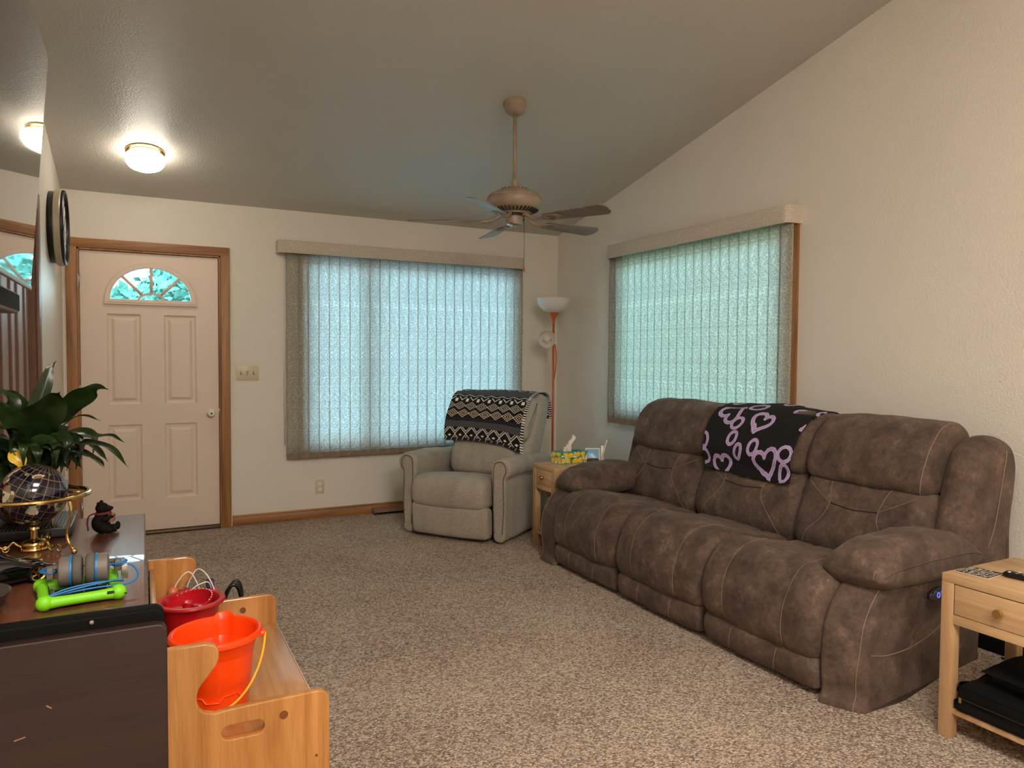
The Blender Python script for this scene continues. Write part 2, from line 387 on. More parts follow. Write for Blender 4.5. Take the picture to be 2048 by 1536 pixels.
o = link('wall_right', wall_cells('y', -10, 0, 4.1, [WR], 0, .14), M['wall'], None, False); st(o, 'tall cream wall behind the brown sofa rising to the sloped ceiling', 'wall')
CY0, CY1 = -3.35, -1.44        # closet opening in the left wall
st(link('wall_left', wall_cells('y', -10, 0, 4.1, [(CY0, CY1, 0, 2.06)], XL-.14, XL), M['wall'], None, False), 'cream left wall with the clock and plank doors', 'wall')
st(box('wall_near', XL-.14, .14, -10.14, -10, 0, 4.1, M['wall'], None, 0), 'cream end wall behind the photographer', 'wall')
st(box('floor', XL-.14, .14, -10.14, .14, -.1, 0, M['carpet'], None, 0), 'beige and brown speckled carpet floor', 'floor')
x0, x1 = XL-.14, .14
zc = lambda y: H-SL*y
vs = [(x0, .14, zc(.14)), (x1, .14, zc(.14)), (x1, YR, ZR), (x0, YR, ZR), (x0, -10.14, ZR-.215*3.54), (x1, -10.14, ZR-.215*3.54)]
vs += [(a, b, c+.12) for a, b, c in vs]
st(link('ceiling', mesh(vs, [(0, 1, 2, 3), (3, 2, 5, 4), (6, 9, 8, 7), (9, 10, 11, 8), (0, 6, 7, 1), (4, 5, 11, 10), (0, 3, 9, 6), (3, 4, 10, 9), (1, 7, 8, 2), (2, 8, 11, 5)]), M['ceil'], None, False), 'sloped taupe ceiling rising from the back wall', 'ceiling')
def baseboard(name, x0, x1, y0, y1, lab):
    L = [(x0, x1, y0, y1, 0, .066)]
    o = boxes(name, L, M['oakx'] if abs(x1-x0) > abs(y1-y0) else M['oaky'], None, .003, 2)
    v, f = bxr(min(x0, x1)+.0, max(x0, x1), min(y0, y1), max(y0, y1), .066, .083, .006, 2)
    st(o, lab, 'baseboard'); return link('top_bead', mesh(*bxr(x0+.0, x1, y0+(.003 if abs(x1-x0) > abs(y1-y0) else 0), y1, .064, .083, .0055, 2)), o.data.materials[0], o, 'auto')
baseboard('baseboard_back', -2.88, -.012, -.013, 0, 'oak baseboard under the back window')
baseboard('baseboard_right', -.013, 0, -9.9, 0, 'oak baseboard behind the sofa')
baseboard('baseboard_left', XL, XL+.013, -1.30, 0, 'oak baseboard under the clock')

# ---- entry door
door = Thing('door_1', 'pale pink entry door with fanlight, white knob and oak casing', 'door', kind='structure')
cw = .067
for nm, b in (('casing', (DX0-cw, DX0, -.018, 0, 0, 2.06+cw)), ('casing', (DX1, DX1+cw, -.018, 0, 0, 2.06+cw))):
    box(nm, *b, M['oak'], door, .005, 3)
box('casing', DX0-cw+.002, DX1+cw-.002, -.0185, 0, 2.06, 2.06+cw-.001, M['oakx'], door, .005, 3)
boxes('door_jamb', [(DX0, DX0+.012, -.012, .14, 0, 2.06), (DX1-.012, DX1, -.012, .14, 0, 2.06), (DX0, DX1, -.012, .14, 2.048, 2.06)], M['oak'], door, .001)
box('threshold', DX0+.013, DX1-.013, -.03, .14, 0, .022, plain('bronze_threshold', '#5b4a36', .4, .6), door, .006)
cx_, aw, ah, az = -3.4215, .261, .226, 1.712
def arch(cx, z0, a, h, n=40): return [(cx+a*math.cos(PI*k/n), z0+h*math.sin(PI*k/n)) for k in range(n+1)]
PAN = [(-3.706, -3.492, .956, 1.606), (-3.340, -3.124, .956, 1.606), (-3.706, -3.492, .255, .808), (-3.340, -3.124, .255, .808)]
SX0, SX1, SZ0, SZ1 = DX0+.014, DX1-.015, .026, 2.045
slab = plate('door_slab', [rrect(SX0, SX1, SZ0, SZ1, .002, 2), arch(cx_, az-.006, aw+.012, ah+.012)] + [[(a, c), (b, c), (b, d), (a, d)] for a, b, c, d in PAN], .03, M['door'], door, 0, 'xz', .028)
# recessed embossed panels
for a, b, c, d in PAN:
    prof = [(0, .0), (.003, .009), (.012, .015), (.026, .015), (.044, .004), (.05, .003)]
    vs, fs = [], []
    for ins, dep in prof: vs += [(a+ins, .013+dep, c+ins), (b-ins, .013+dep, c+ins), (b-ins, .013+dep, d-ins), (a+ins, .013+dep, d-ins)]
    for k in range(len(prof)-1):
        for j in range(4): n = (j+1) % 4; fs.append((k*4+j, k*4+n, k*4+4+n, k*4+4+j))
    fs.append((20, 21, 22, 23)); me = mesh(vs, fs); link('embossed_panel', me, M['door'], door, None)
plate('fanlight_frame', [[(cx_-.302, 1.672), (cx_+.302, 1.672)]+arch(cx_, 1.694, .302, .282), arch(cx_, az, aw, ah)], .022, M['door'], door, .006, 'xz', .003)
plate('fanlight_step', [[(cx_-.311, 1.664), (cx_+.311, 1.664)]+arch(cx_, 1.694, .311, .291), arch(cx_, az, aw, ah)], .004, M['door'], door, .0015, 'xz', .0115)
box('fanlight_sill_bead', cx_-.296, cx_+.296, -.010, .004, 1.682, 1.702, M['door'], door, .006, 3)
def mun(p, q, wd=.023): return tuber([Vector((p[0], .006, p[1])), Vector((q[0], .006, q[1]))], wd/2, 10)
hub = lambda a, r=1: (cx_+.088*r*math.cos(a), az+.052*r*math.sin(a))
rim = lambda a: (cx_+aw*math.cos(a), az+ah*math.sin(a))
for a in (math.radians(45), PI/2, math.radians(135)):
    v, f = mun(hub(a), rim(a)); link('muntin', mesh(v, f), M['door'], door, True)
v, f = tuber([Vector((cx_+.083*math.cos(PI*k/20), .006, az-.004+.05*math.sin(PI*k/20))) for k in range(21)], .0085, 10); link('muntin', mesh(v, f), M['door'], door, True)
def sector(a0, a1):
    q = [rim(a0+(a1-a0)*k/10) for k in range(11)]+[hub(a1+(a0-a1)*k/8) for k in range(9)]
    return q
for a0, a1 in ((0, 45), (45, 90), (90, 135), (135, 180)):
    plate('pane', [sector(math.radians(a0), math.radians(a1))], .004, M['glass'], door, 0, 'xz', .02)
plate('pane', [[hub(PI*k/12) for k in range(13)]], .004, M['glass'], door, 0, 'xz', .02)
for sx, sz in ((-.277, 1.692), (.277, 1.692), (-.10, 1.955), (.10, 1.955)):
    lathe('screw_hole', [(0, -.0004), (.0035, -.0004), (.0035, 0)], M['dark'], door, seg=10, T=Matrix.Translation((cx_+sx, -.0062 if sz < 1.8 else -.0022, sz)) @ Matrix.Rotation(PI/2, 4, 'X'))
kT = Matrix.Translation((-3.027, .012, .878)) @ Matrix.Rotation(PI/2, 4, 'X')
kn = lathe('knob', [(0, .064), (.012, .064), (.022, .060), (.0275, .050), (.027, .040), (.018, .030), (.012, .024), (.012, .008), (.030, .006), (.031, 0)], M['white'], door, seg=32, T=kT)
lathe('keyhole', [(0, .0655), (.0095, .0655), (.0105, .063)], M['steel'], kn, seg=20, T=kT)
lathe('keyhole_slot', [(0, .0665), (.0062, .0665), (.0065, .065)], M['dark'], kn, seg=12, T=kT)
box('strike_plate', DX1-.0165, DX1-.012, -.002, .03, .85, .91, M['steel'], door, .001)
for z in (1.83, 1.05, .22):
    hg = boxes('hinge', [(DX0+.003, DX0+.018, -.0135, -.010, z-.05, z+.05)], M['steel'], door, .001)
    v, f = tuber([Vector((DX0+.012, -.016, z-.05)), Vector((DX0+.012, -.016, z+.05))], .005, 8); link('hinge_pin', mesh(v, f), M['steel'], hg, True)
boxes('gap_stop', [(DX0+.012, DX0+.035, .044, .08, 0, 2.048), (DX1-.035, DX1-.012, .044, .08, 0, 2.048), (DX0+.012, DX1-.012, .044, .08, 2.02, 2.048), (DX0+.012, DX1-.012, .044, .08, .02, .045)], M['dark'], door, .001)  # dark strips added behind the slab edges to block daylight in the gap

# ---- windows (casing, sashes, panes) behind the blinds
def window(name, label, axis, u0, u1, z0, z1, muls, lab2=None):
    wdw = Thing(name, label, 'window', kind='structure')
    def B(nm, a, b, c, d, d0, d1, mat, bev=.004):
        return box(nm, *( (a, b, d0, d1) if axis == 'x' else (-d1 if False else d0, d1, a, b)), c, d, mat, wdw, bev)
    sgn = 1
    oak = M['oak']
    cs = -.018
    for (a, b, c, d) in ((u0-.06, u0, z0-.06, z1+.06), (u1, u1+.06, z0-.06, z1+.06), (u0, u1, z1, z1+.06), (u0, u1, z0-.06, z0)):
        B('window_casing', a, b, c, d, cs, 0, oak)
    for (a, b, c, d) in ((u0, u0+.014, z0, z1), (u1-.014, u1, z0, z1), (u0+.014, u1-.014, z1-.014, z1), (u0+.014, u1-.014, z0, z0+.014)):
        B('window_reveal', a, b, c, d, -.005, .135, oak, .001)
    es = [u0+.014]+list(muls)+[u1-.014]
    for a, b in zip(es, es[1:]):
        for (p, q, c, d) in ((a, a+.036, z0+.014, z1-.014), (b-.036, b, z0+.014, z1-.014), (a+.036, b-.036, z1-.054, z1-.014), (a+.036, b-.036, z0+.014, z0+.054)):
            B('sash_frame', p, q, c, d, .06, .10, M['white'], .003)
        B('pane', a+.030, b-.030, z0+.05, z1-.05, .078, .084, M['glass'], 0)
    return wdw
window('window_1', 'wide two-sash window behind the blind on the back wall', 'x', *WB, [-1.80])
window('window_2', 'oak cased window behind the blind over the sofa', 'y', *WR, [])

# ---- plank closet doors and casing on the left wall
clo = Thing('door_2', 'vertical plank closet doors with brown casing under the television', 'door', kind='structure')
dkc = wood('brown_casing', '#7d5237', '#553421', 2.0)
box('casing', XL, XL+.018, CY1, CY1+.09, 0, 2.15, dkc, clo, .004)
box('casing', XL, XL+.018, CY0-.09, CY0, 0, 2.15, dkc, clo, .004)
box('casing', XL, XL+.018, CY0, CY1, 2.06, 2.15, dkc, clo, .004)
boxes('closet_jamb', [(XL-.12, XL, CY1-.012, CY1, 0, 2.06), (XL-.12, XL, CY0, CY0+.012, 0, 2.06)], dkc, clo, .001)
box('door_backing', XL-.06, XL-.045, CY0, CY1, .0, 2.06, plain('red_brown_groove', '#6b3a26', .6), clo, 0)
y = CY1-.016; k = 0
pk = wood('taupe_plank', '#b39a8b', '#8e7769', 1.6, 'z', .5)
while y > CY0+.05:
    wdt = .155 if k % 2 == 0 else .21
    y2 = max(y-wdt, CY0+.004)
    box('plank', XL-.045, XL-.028, y2, y, .015, 2.045, pk, clo, .006)
    box('red_strip', XL-.045, XL-.020, y2-.040, y2-.002, .015, 2.045, plain('strip_red_brown', '#5f301e', .5) if k == 0 else clo_strip, clo, .003)
    if k == 0: clo_strip = bpy.data.materials['strip_red_brown']
    y = y2-.038; k += 1

# ---- wall plates, outlet, thermostat, floor register
sp = Thing('switch_plate', 'ivory triple light switch plate right of the entry door', 'switch', (-2.765, 0, 1.18))
box('plate', -.084, .084, -.006, 0, -.0575, .0575, M['ivory'], sp, .003)
for k in (-.046, 0, .046):
    tg = box('toggle', k-.006, k+.006, -.008, -.004, -.014, .014, plain('toggle_recess', '#8f8468', .5) if k == -.046 else bpy.data.materials['toggle_recess'], sp, .001)
    box('toggle_lever', k-.004, k+.004, -.020, -.005, -.002 if k else -.011, .011 if k else .002, M['ivory'], tg, .002)
    for z in (-.03, .03): lathe('screw', [(0, .0075), (.003, .0072), (.0035, .006)], M['steel'], sp, seg=10, T=Matrix.Translation((k, 0, z)) @ Matrix.Rotation(PI/2, 4, 'X'))
ot = Thing('wall_outlet', 'ivory double outlet with safety covers low on back wall', 'outlet', (-2.216, 0, .256))
box('plate', -.035, .035, -.006, 0, -.057, .057, M['ivory'], ot, .003)
for z in (-.021, .021):
    rc = plate('outlet_cover', [rrect(-.017, .017, z-.016, z+.016, .011, 6)], .006, M['white'], ot, .002, 'xz', -.008)
    box('cover_ridge', -.004, .004, -.0125, -.009, z-.004, z+.004, M['white'], rc, .001)
th = Thing('thermostat', 'small ivory thermostat on the left wall by the closet casing', 'thermostat', (XL, -1.02, 1.18))
box('backplate', 0, .012, -.05, .05, -.065, .065, M['ivory'], th, .003); box('cover', .012, .032, -.005, .045, -.01, .05, M['ivory'], th, .004); box('dial', .012, .02, -.035, .035, -.055, -.02, M['white'], th, .002)
rg = Thing('floor_register', 'brown metal air deflector on the carpet under the back window', 'vent', (-1.62, 0, 0))
rgm = plain('brown_register', '#8f6c5a', .4, .3)
vs = [(-.17, -.014, .0), (.17, -.014, .0), (.17, -.095, .0), (-.17, -.095, .0), (-.17, -.014, .05), (.17, -.014, .05), (.17, -.075, .045), (-.17, -.075, .045), (-.17, -.098, .020), (.17, -.098, .020)]
link('hood', mesh(vs, [(0, 1, 5, 4), (4, 5, 6, 7), (7, 6, 9, 8), (0, 4, 7, 8, 3), (1, 2, 9, 6, 5)]), rgm, rg, False)
for k in range(14): box('louver', -.165+k*.0235, -.155+k*.0235, -.094, -.03, .001, .018, M['dark'], rg, 0)

# ---- ceiling dome light near the door
lx, ly = -3.455, -.70; lz = zc(ly); tilt = Matrix.Translation((lx, ly, lz)) @ Matrix.Rotation(-math.atan(SL), 4, 'X') @ Matrix.Rotation(PI, 4, 'X')
dl = Thing('ceiling_light', 'lit white glass dome light with brass ring near the door', 'ceiling light')
lathe('brass_canopy', [(0, 0), (.105, 0), (.113, .006), (.113, .012), (.103, .018), (.104, .026), (.097, .032), (.09, .03)], M['brass'], dl, T=tilt)
t = NT('lit_dome_glass'); t.P(col=(1, .95, .85, 1), rough=.3, ecol=(1, .90, .74, 1), emit=21)
lathe('glass_dome', [(.098, .028), (.110, .036), (.117, .052), (.113, .076), (.098, .098), (.07, .113), (.035, .121), (0, .123)], t.m, dl, T=tilt)
lathe('finial', [(.0, .0), (.006, .002), (.005, .012), (.008, .018), (0, .024)], M['brass'], dl, seg=14, T=Matrix.Translation((lx-.03, ly-.113, lz-.02)) @ Matrix.Rotation(PI, 4, 'X'))

# ================================================================== OUTSIDE
lawn = plain('lawn_green', '#8fae72', .9, var=.25, bscale=6); bounce_ground = plain('pale_bounce_ground', '#b9c4cb', .9, var=.1, bscale=8)
tag(box('ground_outside', -14, 14, .3, 24, -.9, -.6, bounce_ground, None, 0), 'unseen pale ground added outside to bounce cool light at the back window', 'ground', kind='structure')  # unseen pale blue-grey ground, made up to cool the light through the back blind
tag(box('ground_outside', .6, 24, -14, .3, -.9, -.6, lawn, None, 0), 'green lawn outside beyond the sofa window', 'lawn', kind='structure')
tag(box('porch_soffit', -4.6, -2.75, .15, 1.7, 2.42, 2.5, M['white'], None, 0), 'white porch roof underside outside the door', 'roof', kind='structure')
leafm = plain('tree_leaves', '#3a7568', .8, var=.5, bscale=12, bump=.03)
leafg = plain('tree_leaves_green', '#93a57c', .8, var=.4, bscale=12)
bark = plain('tree_bark', '#6b5645', .9)
rt_ = random.Random(3)
def tree(x, y, h, r, lab, n=46, lm=None):
    T_ = Thing('tree', lab, 'tree', (x, y, -.6), group='trees outside the windows')
    v, f = tuber([Vector((0, 0, 0)), Vector((.05, 0, h*.4)), Vector((0, .05, h*.8))], .14, 8, rfn=lambda q: 1-.6*q); link('trunk', mesh(v, f), bark, T_, True)
    bm = bmesh.new()
    for k in range(n*26):
        d = Vector((rt_.gauss(0, 1), rt_.gauss(0, 1), rt_.gauss(0, 1))).normalized()*r*(rt_.random()**.35)
        c = Vector((d.x, d.y, h*.62+d.z*.8)); s = rt_.uniform(.08, .17)
        a = Vector((rt_.gauss(0, 1), rt_.gauss(0, 1), rt_.gauss(0, 1))).normalized(); b = a.orthogonal().normalized()
        q = [bm.verts.new(c+a*s), bm.verts.new(c+b*s*.5), bm.verts.new(c-a*s), bm.verts.new(c-b*s*.5)]; bm.faces.new(q)
    me = bpy.data.meshes.new('m'); bm.to_mesh(me); bm.free(); link('foliage', me, lm or leafm, T_, False)['kind'] = 'stuff'
tree(-3.95, 5.0, 3.5, .85, 'leafy tree seen through the left of the door fanlight'); tree(-2.75, 7.4, 4.3, 1.0, 'leafy tree seen through the right of the door fanlight')
tree(2.6, 7.5, 3.0, 1.3, 'leafy tree beyond the back window'); tree(4.5, -.6, 4.2, 1.7, 'leafy tree beyond the far half of the sofa window', lm=leafg); tree(4.2, -5.0, 3.8, 1.7, 'leafy tree beyond the near half of the sofa window', lm=leafg)

# ================================================================== BLINDS
def valance(T_, axis, u0, u1, z0, z1, depth):
    """padded U-shaped valance with rounded front corners"""
    r = .05; out = [(u0, 0)]
    for k in range(7): a = PI/2*k/6; out.append((u0+r-r*math.cos(a), -(depth-r)-r*math.sin(a)))
    for k in range(7): a = PI/2*k/6; out.append((u1-r+r*math.sin(a), -(depth-r)-r*math.cos(a)))
    out.append((u1, 0)); inn = [(u1-.008, 0), (u1-.008, -(depth-.012)), (u0+.008, -(depth-.012)), (u0+.008, 0)]
    n = len(out); vs, fs = [], []
    def P(a, b, z): return (a, b, z) if axis == 'x' else (b, a, z)
    zs = [(z0, -.004), (z0+.006, 0), (z1-.006, 0), (z1, -.004)]
    for z, ins in zs:
        for a, b in out:
            vs.append(P(a, b-ins*.0 + (-ins if b < -depth*.5 else 0), z))
    for k in range(3):
        for i in range(n-1): fs.append((k*n+i, k*n+i+1, (k+1)*n+i+1, (k+1)*n+i))
    b0 = len(vs)
    # inner faces
    inner = [(a*.0+min(max(a, u0+.008), u1-.008), max(b, -(depth-.010)) if b < 0 else 0) for a, b in out]
    for z in (z0, z1-.01):
        for a, b in inner: vs.append(P(a, b, z))
    for i in range(n-1): fs.append((b0+i+1, b0+i, b0+n+i, b0+n+i+1)); fs.append((i, b0+i, b0+i+1, i+1))
    fs.append([3*n+i for i in range(n)])
    o = link('valance', mesh(vs, fs), M['valance'], T_, 'auto')
    return o
def vane_mesh(z0, z1, ph):
    """one cloth vane 89 mm wide, slightly bowed"""
    n, m = 6, 10; vs, fs = [], []
    for j in range(m+1):
        z = z0+(z1-z0)*j/m
        for i in range(n+1):
            u = -.0445+.089*i/n; b = .0035*(1-(2*i/n-1)**2)+.0015*math.sin(ph+j*.5)
            vs.append((u, b, z))
    for j in range(m):
        for i in range(n): a = j*(n+1)+i; fs.append((a, a+1, a+n+2, a+n+1))
    me = mesh(vs, fs); bm = bmesh.new(); bm.from_mesh(me); bmesh.ops.solidify(bm, geom=bm.faces[:], thickness=.0007); bm.to_mesh(me); bm.free(); return me
def blind(lab, axis, u0, u1, z0, z1, n, ang, valr, extra):
    T_ = Thing('vertical_blind', lab, 'blind')
    valance(T_, axis, valr[0], valr[1], valr[2], valr[3], .118)
    if axis == 'x': box('headrail', valr[0]+.03, valr[1]-.03, -.085, -.045, z1+.012, z1+.045, M['white'], T_, .003)
    else: box('headrail', -.085, -.045, valr[0]+.03, valr[1]-.03, z1+.012, z1+.045, M['white'], T_, .003)
    rr = random.Random(int(n*7)); ms = [vane_mesh(z0, z1+.012, k) for k in range(3)]
    hs = [mesh(*bxr(-.041, .041, -.0028, .0062, z0+.002, z0+.043, .0015, 1)) for k in range(1)]
    for m in hs+ms: m.materials.clear()
    for m in ms: m.materials.append(M['vane']); m.polygons.foreach_set('use_smooth', [True]*len(m.polygons))
    hs[0].materials.append(M['hem'])
    for k in range(n):
        u = u0+(u1-u0)*k/(n-1); o = bpy.data.objects.new('vane', ms[k % 3]); C.objects.link(o); o.parent = T_.o
        a = ang+rr.uniform(-.05, .05)+extra(k)
        if axis == 'x': o.location = (u, -.065, 0); o.rotation_euler = (0, 0, a)
        else: o.location = (-.065, u, 0); o.rotation_euler = (0, 0, PI/2+a)
        h = bpy.data.objects.new('hem_weight', hs[0]); C.objects.link(h); h.parent = o
    return T_
b1 = blind('wide patterned vertical blind on the back wall, left of the floor lamp', 'x', -2.438, -.452, .50, 2.11, 25, math.radians(-13), (-2.55, -.40, 2.108, 2.206), lambda k: math.radians(-4 if k in (3, 7, 23) else 0))
b2 = blind('patterned vertical blind on the right wall above the sofa', 'y', -2.778, -1.0, .785, 2.115, 22, math.radians(13), (-2.83, -.955, 2.118, 2.224), lambda k: 0)
v, f = joinm([tuber([Vector((-2.492, -.055+dy, 2.12)), Vector((-2.493, -.055+dy, .72))], .0016, 6) for dy in (-.008, .008)]); link('pull_cord', mesh(v, f), M['white'], b1, True)
v, f = tuber([Vector((-2.492, -.05, 1.2)), Vector((-2.492, -.05, .62))], .004, 8); link('cord_weight', mesh(v, f), M['white'], b1, True)

# ================================================================== CEILING FAN
fx, fy = -1.444, -1.918
fan = Thing('ceiling_fan', 'almond five-blade ceiling fan hanging on a long rod', 'ceiling fan', (fx, fy, 0))
zt = zc(fy)
cant = Matrix.Translation((0, 0, zt)) @ Matrix.Rotation(PI, 4, 'X')
lathe('canopy', [(0, -.02), (.07, -.02), (.074, .005), (.074, .02), (.07, .028), (.066, .032), (.062, .05), (.05, .066), (.035, .075), (.02, .078), (0, .078)], M['fanmetal'], fan, T=cant)
v, f = tuber([Vector((0, 0, zt-.07)), Vector((0, 0, 2.37))], .0125, 16); link('downrod', mesh(v, f), M['fanmetal'], fan, True)
lathe('rod_collar', [(0, 2.40), (.017, 2.40), (.02, 2.385), (.024, 2.37), (.028, 2.355), (.028, 2.34)], M['fanmetal'], fan)
for a in (0, PI): lathe('set_screw', [(0, .03), (.004, .03), (.005, .026), (.004, .02), (.004, .0)], M['steel'], fan, seg=10, T=Matrix.Translation((0, 0, 2.385)) @ Matrix.Rotation(a, 4, 'Z') @ Matrix.Rotation(PI/2, 4, 'Y'))
mh = lathe('motor_housing', [(0, 2.352), (.03, 2.352), (.06, 2.347), (.085, 2.338), (.09, 2.332), (.125, 2.322), (.155, 2.305), (.168, 2.288), (.169, 2.284), (.1655, 2.281), (.1655, 2.278), (.170, 2.275), (.172, 2.262), (.170, 2.245), (.160, 2.228), (.150, 2.219), (.132, 2.210), (.105, 2.200), (.09, 2.197), (.09, 2.19), (.0, 2.19)], M['fanmetal'], fan, seg=64)
sv, sf = [], []
slot = []
for k in range(36):
    a = 2*PI*k/36; R = Matrix.Rotation(a, 4, 'Z'); v, f = bxr(.108, .147, -.0042, .0042, -.004, .0025); sl = Matrix.Rotation(math.radians(-22), 4, 'Y')
    slot.append(([R @ (Matrix.Translation((.0, 0, 2.2085)) @ Vector((p.x, p.y, p.z+(p.x-.128)*.36))) for p in v], f))
v, f = joinm(slot); link('vent_slots', mesh(v, f), M['dark'], mh, False)
v, f = joinm([([Matrix.Rotation(2*PI*k/90, 4, 'Z') @ p for p in vv], ff) for k in range(90) for vv, ff in [bxr(.166, .1725, -.0018, .0018, 2.266, 2.274)]]); link('beading', mesh(v, f), M['fanmetal'], mh, False)['kind'] = 'stuff'
v, f = joinm([([Matrix.Rotation(2*PI*k/18, 4, 'Z') @ p for p in vv], ff) for k in range(18) for vv, ff in [bxr(.078, .086, -.002, .002, 2.335, 2.343)]]); link('vent_holes', mesh(v, f), M['dark'], mh, False)
lathe('flywheel', [(0, 2.195), (.062, 2.195), (.066, 2.188), (.064, 2.178), (.0, 2.178)], M['dark'], fan, seg=40)
hubo = lathe('switch_housing', [(0, 2.182), (.045, 2.182), (.052, 2.178), (.053, 2.174), (.053, 2.142), (.050, 2.134), (.038, 2.130), (0, 2.130)], M['fanmetal'], fan, seg=48)
lathe('bottom_cap', [(.049, 2.134), (.047, 2.128), (.03, 2.121), (.008, 2.118), (.006, 2.112), (0, 2.110)], M['steel'], hubo)
box('reverse_switch', .040, .056, -.028, -.016, 2.150, 2.164, M['dark'], hubo, .001)
blades = []
def blade_mesh():
    L0, L1 = .235, .66; n = 16; top = []
    ol = []
    wfn = lambda q: (.046+.020*q)
    for k in range(n+1): q = k/n; ol.append((L0+(L1-.035-L0)*q, wfn(q)))
    ol += [(L1-.006, .040), (L1, .022), (L1, -.022), (L1-.006, -.040)]
    for k in range(n, -1, -1): q = k/n; ol.append((L0+(L1-.035-L0)*q, -wfn(q)))
    ol += [(L0-.012, -.03), (L0-.012, .03)]
    return ol
for a in (8, 80, 152, 224, 296):
    R = Matrix.Rotation(math.radians(a), 4, 'Z'); Tb = R @ Matrix.Translation((0, 0, 2.150)) @ Matrix.Rotation(math.radians(-14), 4, 'X')
    bl = plate('blade', [blade_mesh()], .007, M['fanblade'], fan, .002, 'xy', .0); bl.data.transform(Tb)
    iv, ifs = joinm([tuber(catmull([(.05, 0, 2.186), (.085, 0, 2.182), (.115, 0, 2.165), (.15, 0, 2.150), (.20, .0, 2.145)], 6), .0075, 8, flat=1.4)])
    iv = [R @ Vector(p) for p in iv]; ir = link('blade_iron', mesh(iv, ifs), M['fanmetal'], bl, True)
    pl = plate('blade_plate', [[(.17, .010), (.20, .018), (.235, .036), (.27, .040), (.30, .034), (.335, .018), (.345, 0), (.335, -.018), (.30, -.034), (.27, -.040), (.235, -.036), (.20, -.018), (.17, -.010)],
        [(.25, .008), (.25, .026), (.285, .022), (.305, .008)], [(.25, -.008), (.305, -.008), (.285, -.022), (.25, -.026)]], .004, M['fanmetal'], bl, .001, 'xy', -.0065); pl.data.transform(Tb)
v, f = tuber([Vector((.064, -.01, 2.150)), Vector((.064, -.01, 1.866))], .0011, 6); ch = link('pull_chain', mesh(v, f), M['dark'], fan, True)
v, f = tuber([Vector((.05, -.008, 2.15)), Vector((.064, -.01, 2.152))], .002, 6); link('chain_guide', mesh(v, f), M['steel'], ch, True)
lathe('chain_fob', [(0, 1.868), (.004, 1.866), (.0065, 1.855), (.006, 1.846), (.003, 1.842), (0, 1.841)], plain('copper_fob', '#a85f38', .3, .8), ch, c=(.064, -.01, 0), seg=14)

# ================================================================== FLOOR LAMP
lp = Thing('floor_lamp', 'orange floor lamp with white bowl shade in the room corner', 'floor lamp', (-.243, -.35, 0))
lathe('base', [(0, .028), (.02, .028), (.10, .020), (.125, .008), (.125, 0), (0, 0)], M['lampor'], lp)
v, f = tuber([Vector((0, 0, .02)), Vector((0, 0, 1.64))], .0105, 14); link('pole', mesh(v, f), M['lampor'], lp, True)
lathe('pole_joint', [(.0105, 1.12), (.0125, 1.121), (.0125, 1.135), (.0105, 1.136)], M['lampor'], lp)
lathe('shade_holder', [(.0105, 1.62), (.013, 1.635), (.022, 1.665), (.034, 1.69), (.046, 1.708), (.048, 1.714), (.0, 1.714)], M['lampor'], lp)
tube('rotary_switch', [(-.02, -.02, 1.70), (-.05, -.035, 1.698)], .0035, M['lampor'], lp, 8)
lathe('bowl_shade', [(.0, 1.708), (.05, 1.712), (.085, 1.724), (.118, 1.752), (.140, 1.79), (.150, 1.835), (.1475, 1.8355), (.137, 1.79), (.115, 1.755), (.083, 1.728), (.05, 1.716), (0, 1.714)], M['lampwhite'], lp, seg=56)
tube('reading_arm', [(.008, -.004, 1.13), (.020, -.01, 1.22), (.022, -.012, 1.34), (.012, -.01, 1.42), (-.02, .0, 1.465), (-.05, .02, 1.476)], .006, M['lampor'], lp, 10)
dirv = (Vector((-3.2, -5.2, 1.25))-Vector((-.243-.07, -.35, 1.476))).normalized(); rq = dirv.to_track_quat('Z', 'Y').to_matrix().to_4x4()
Ts = Matrix.Translation((-.072, -.01, 1.476)) @ rq
lathe('small_shade', [(.0, -.075), (.022, -.075), (.028, -.05), (.045, -.03), (.066, -.005), (.078, .022), (.0765, .0225), (.064, -.004), (.043, -.028), (.02, -.045), (0, -.045)], M['lampwhite'], lp, T=Ts, seg=44)
lathe('bulb', [(0, -.045), (.012, -.045), (.014, -.03), (.028, -.012), (.031, .004), (.026, .020), (.012, .031), (0, .034)], M['white'], lp, T=Ts, seg=28)

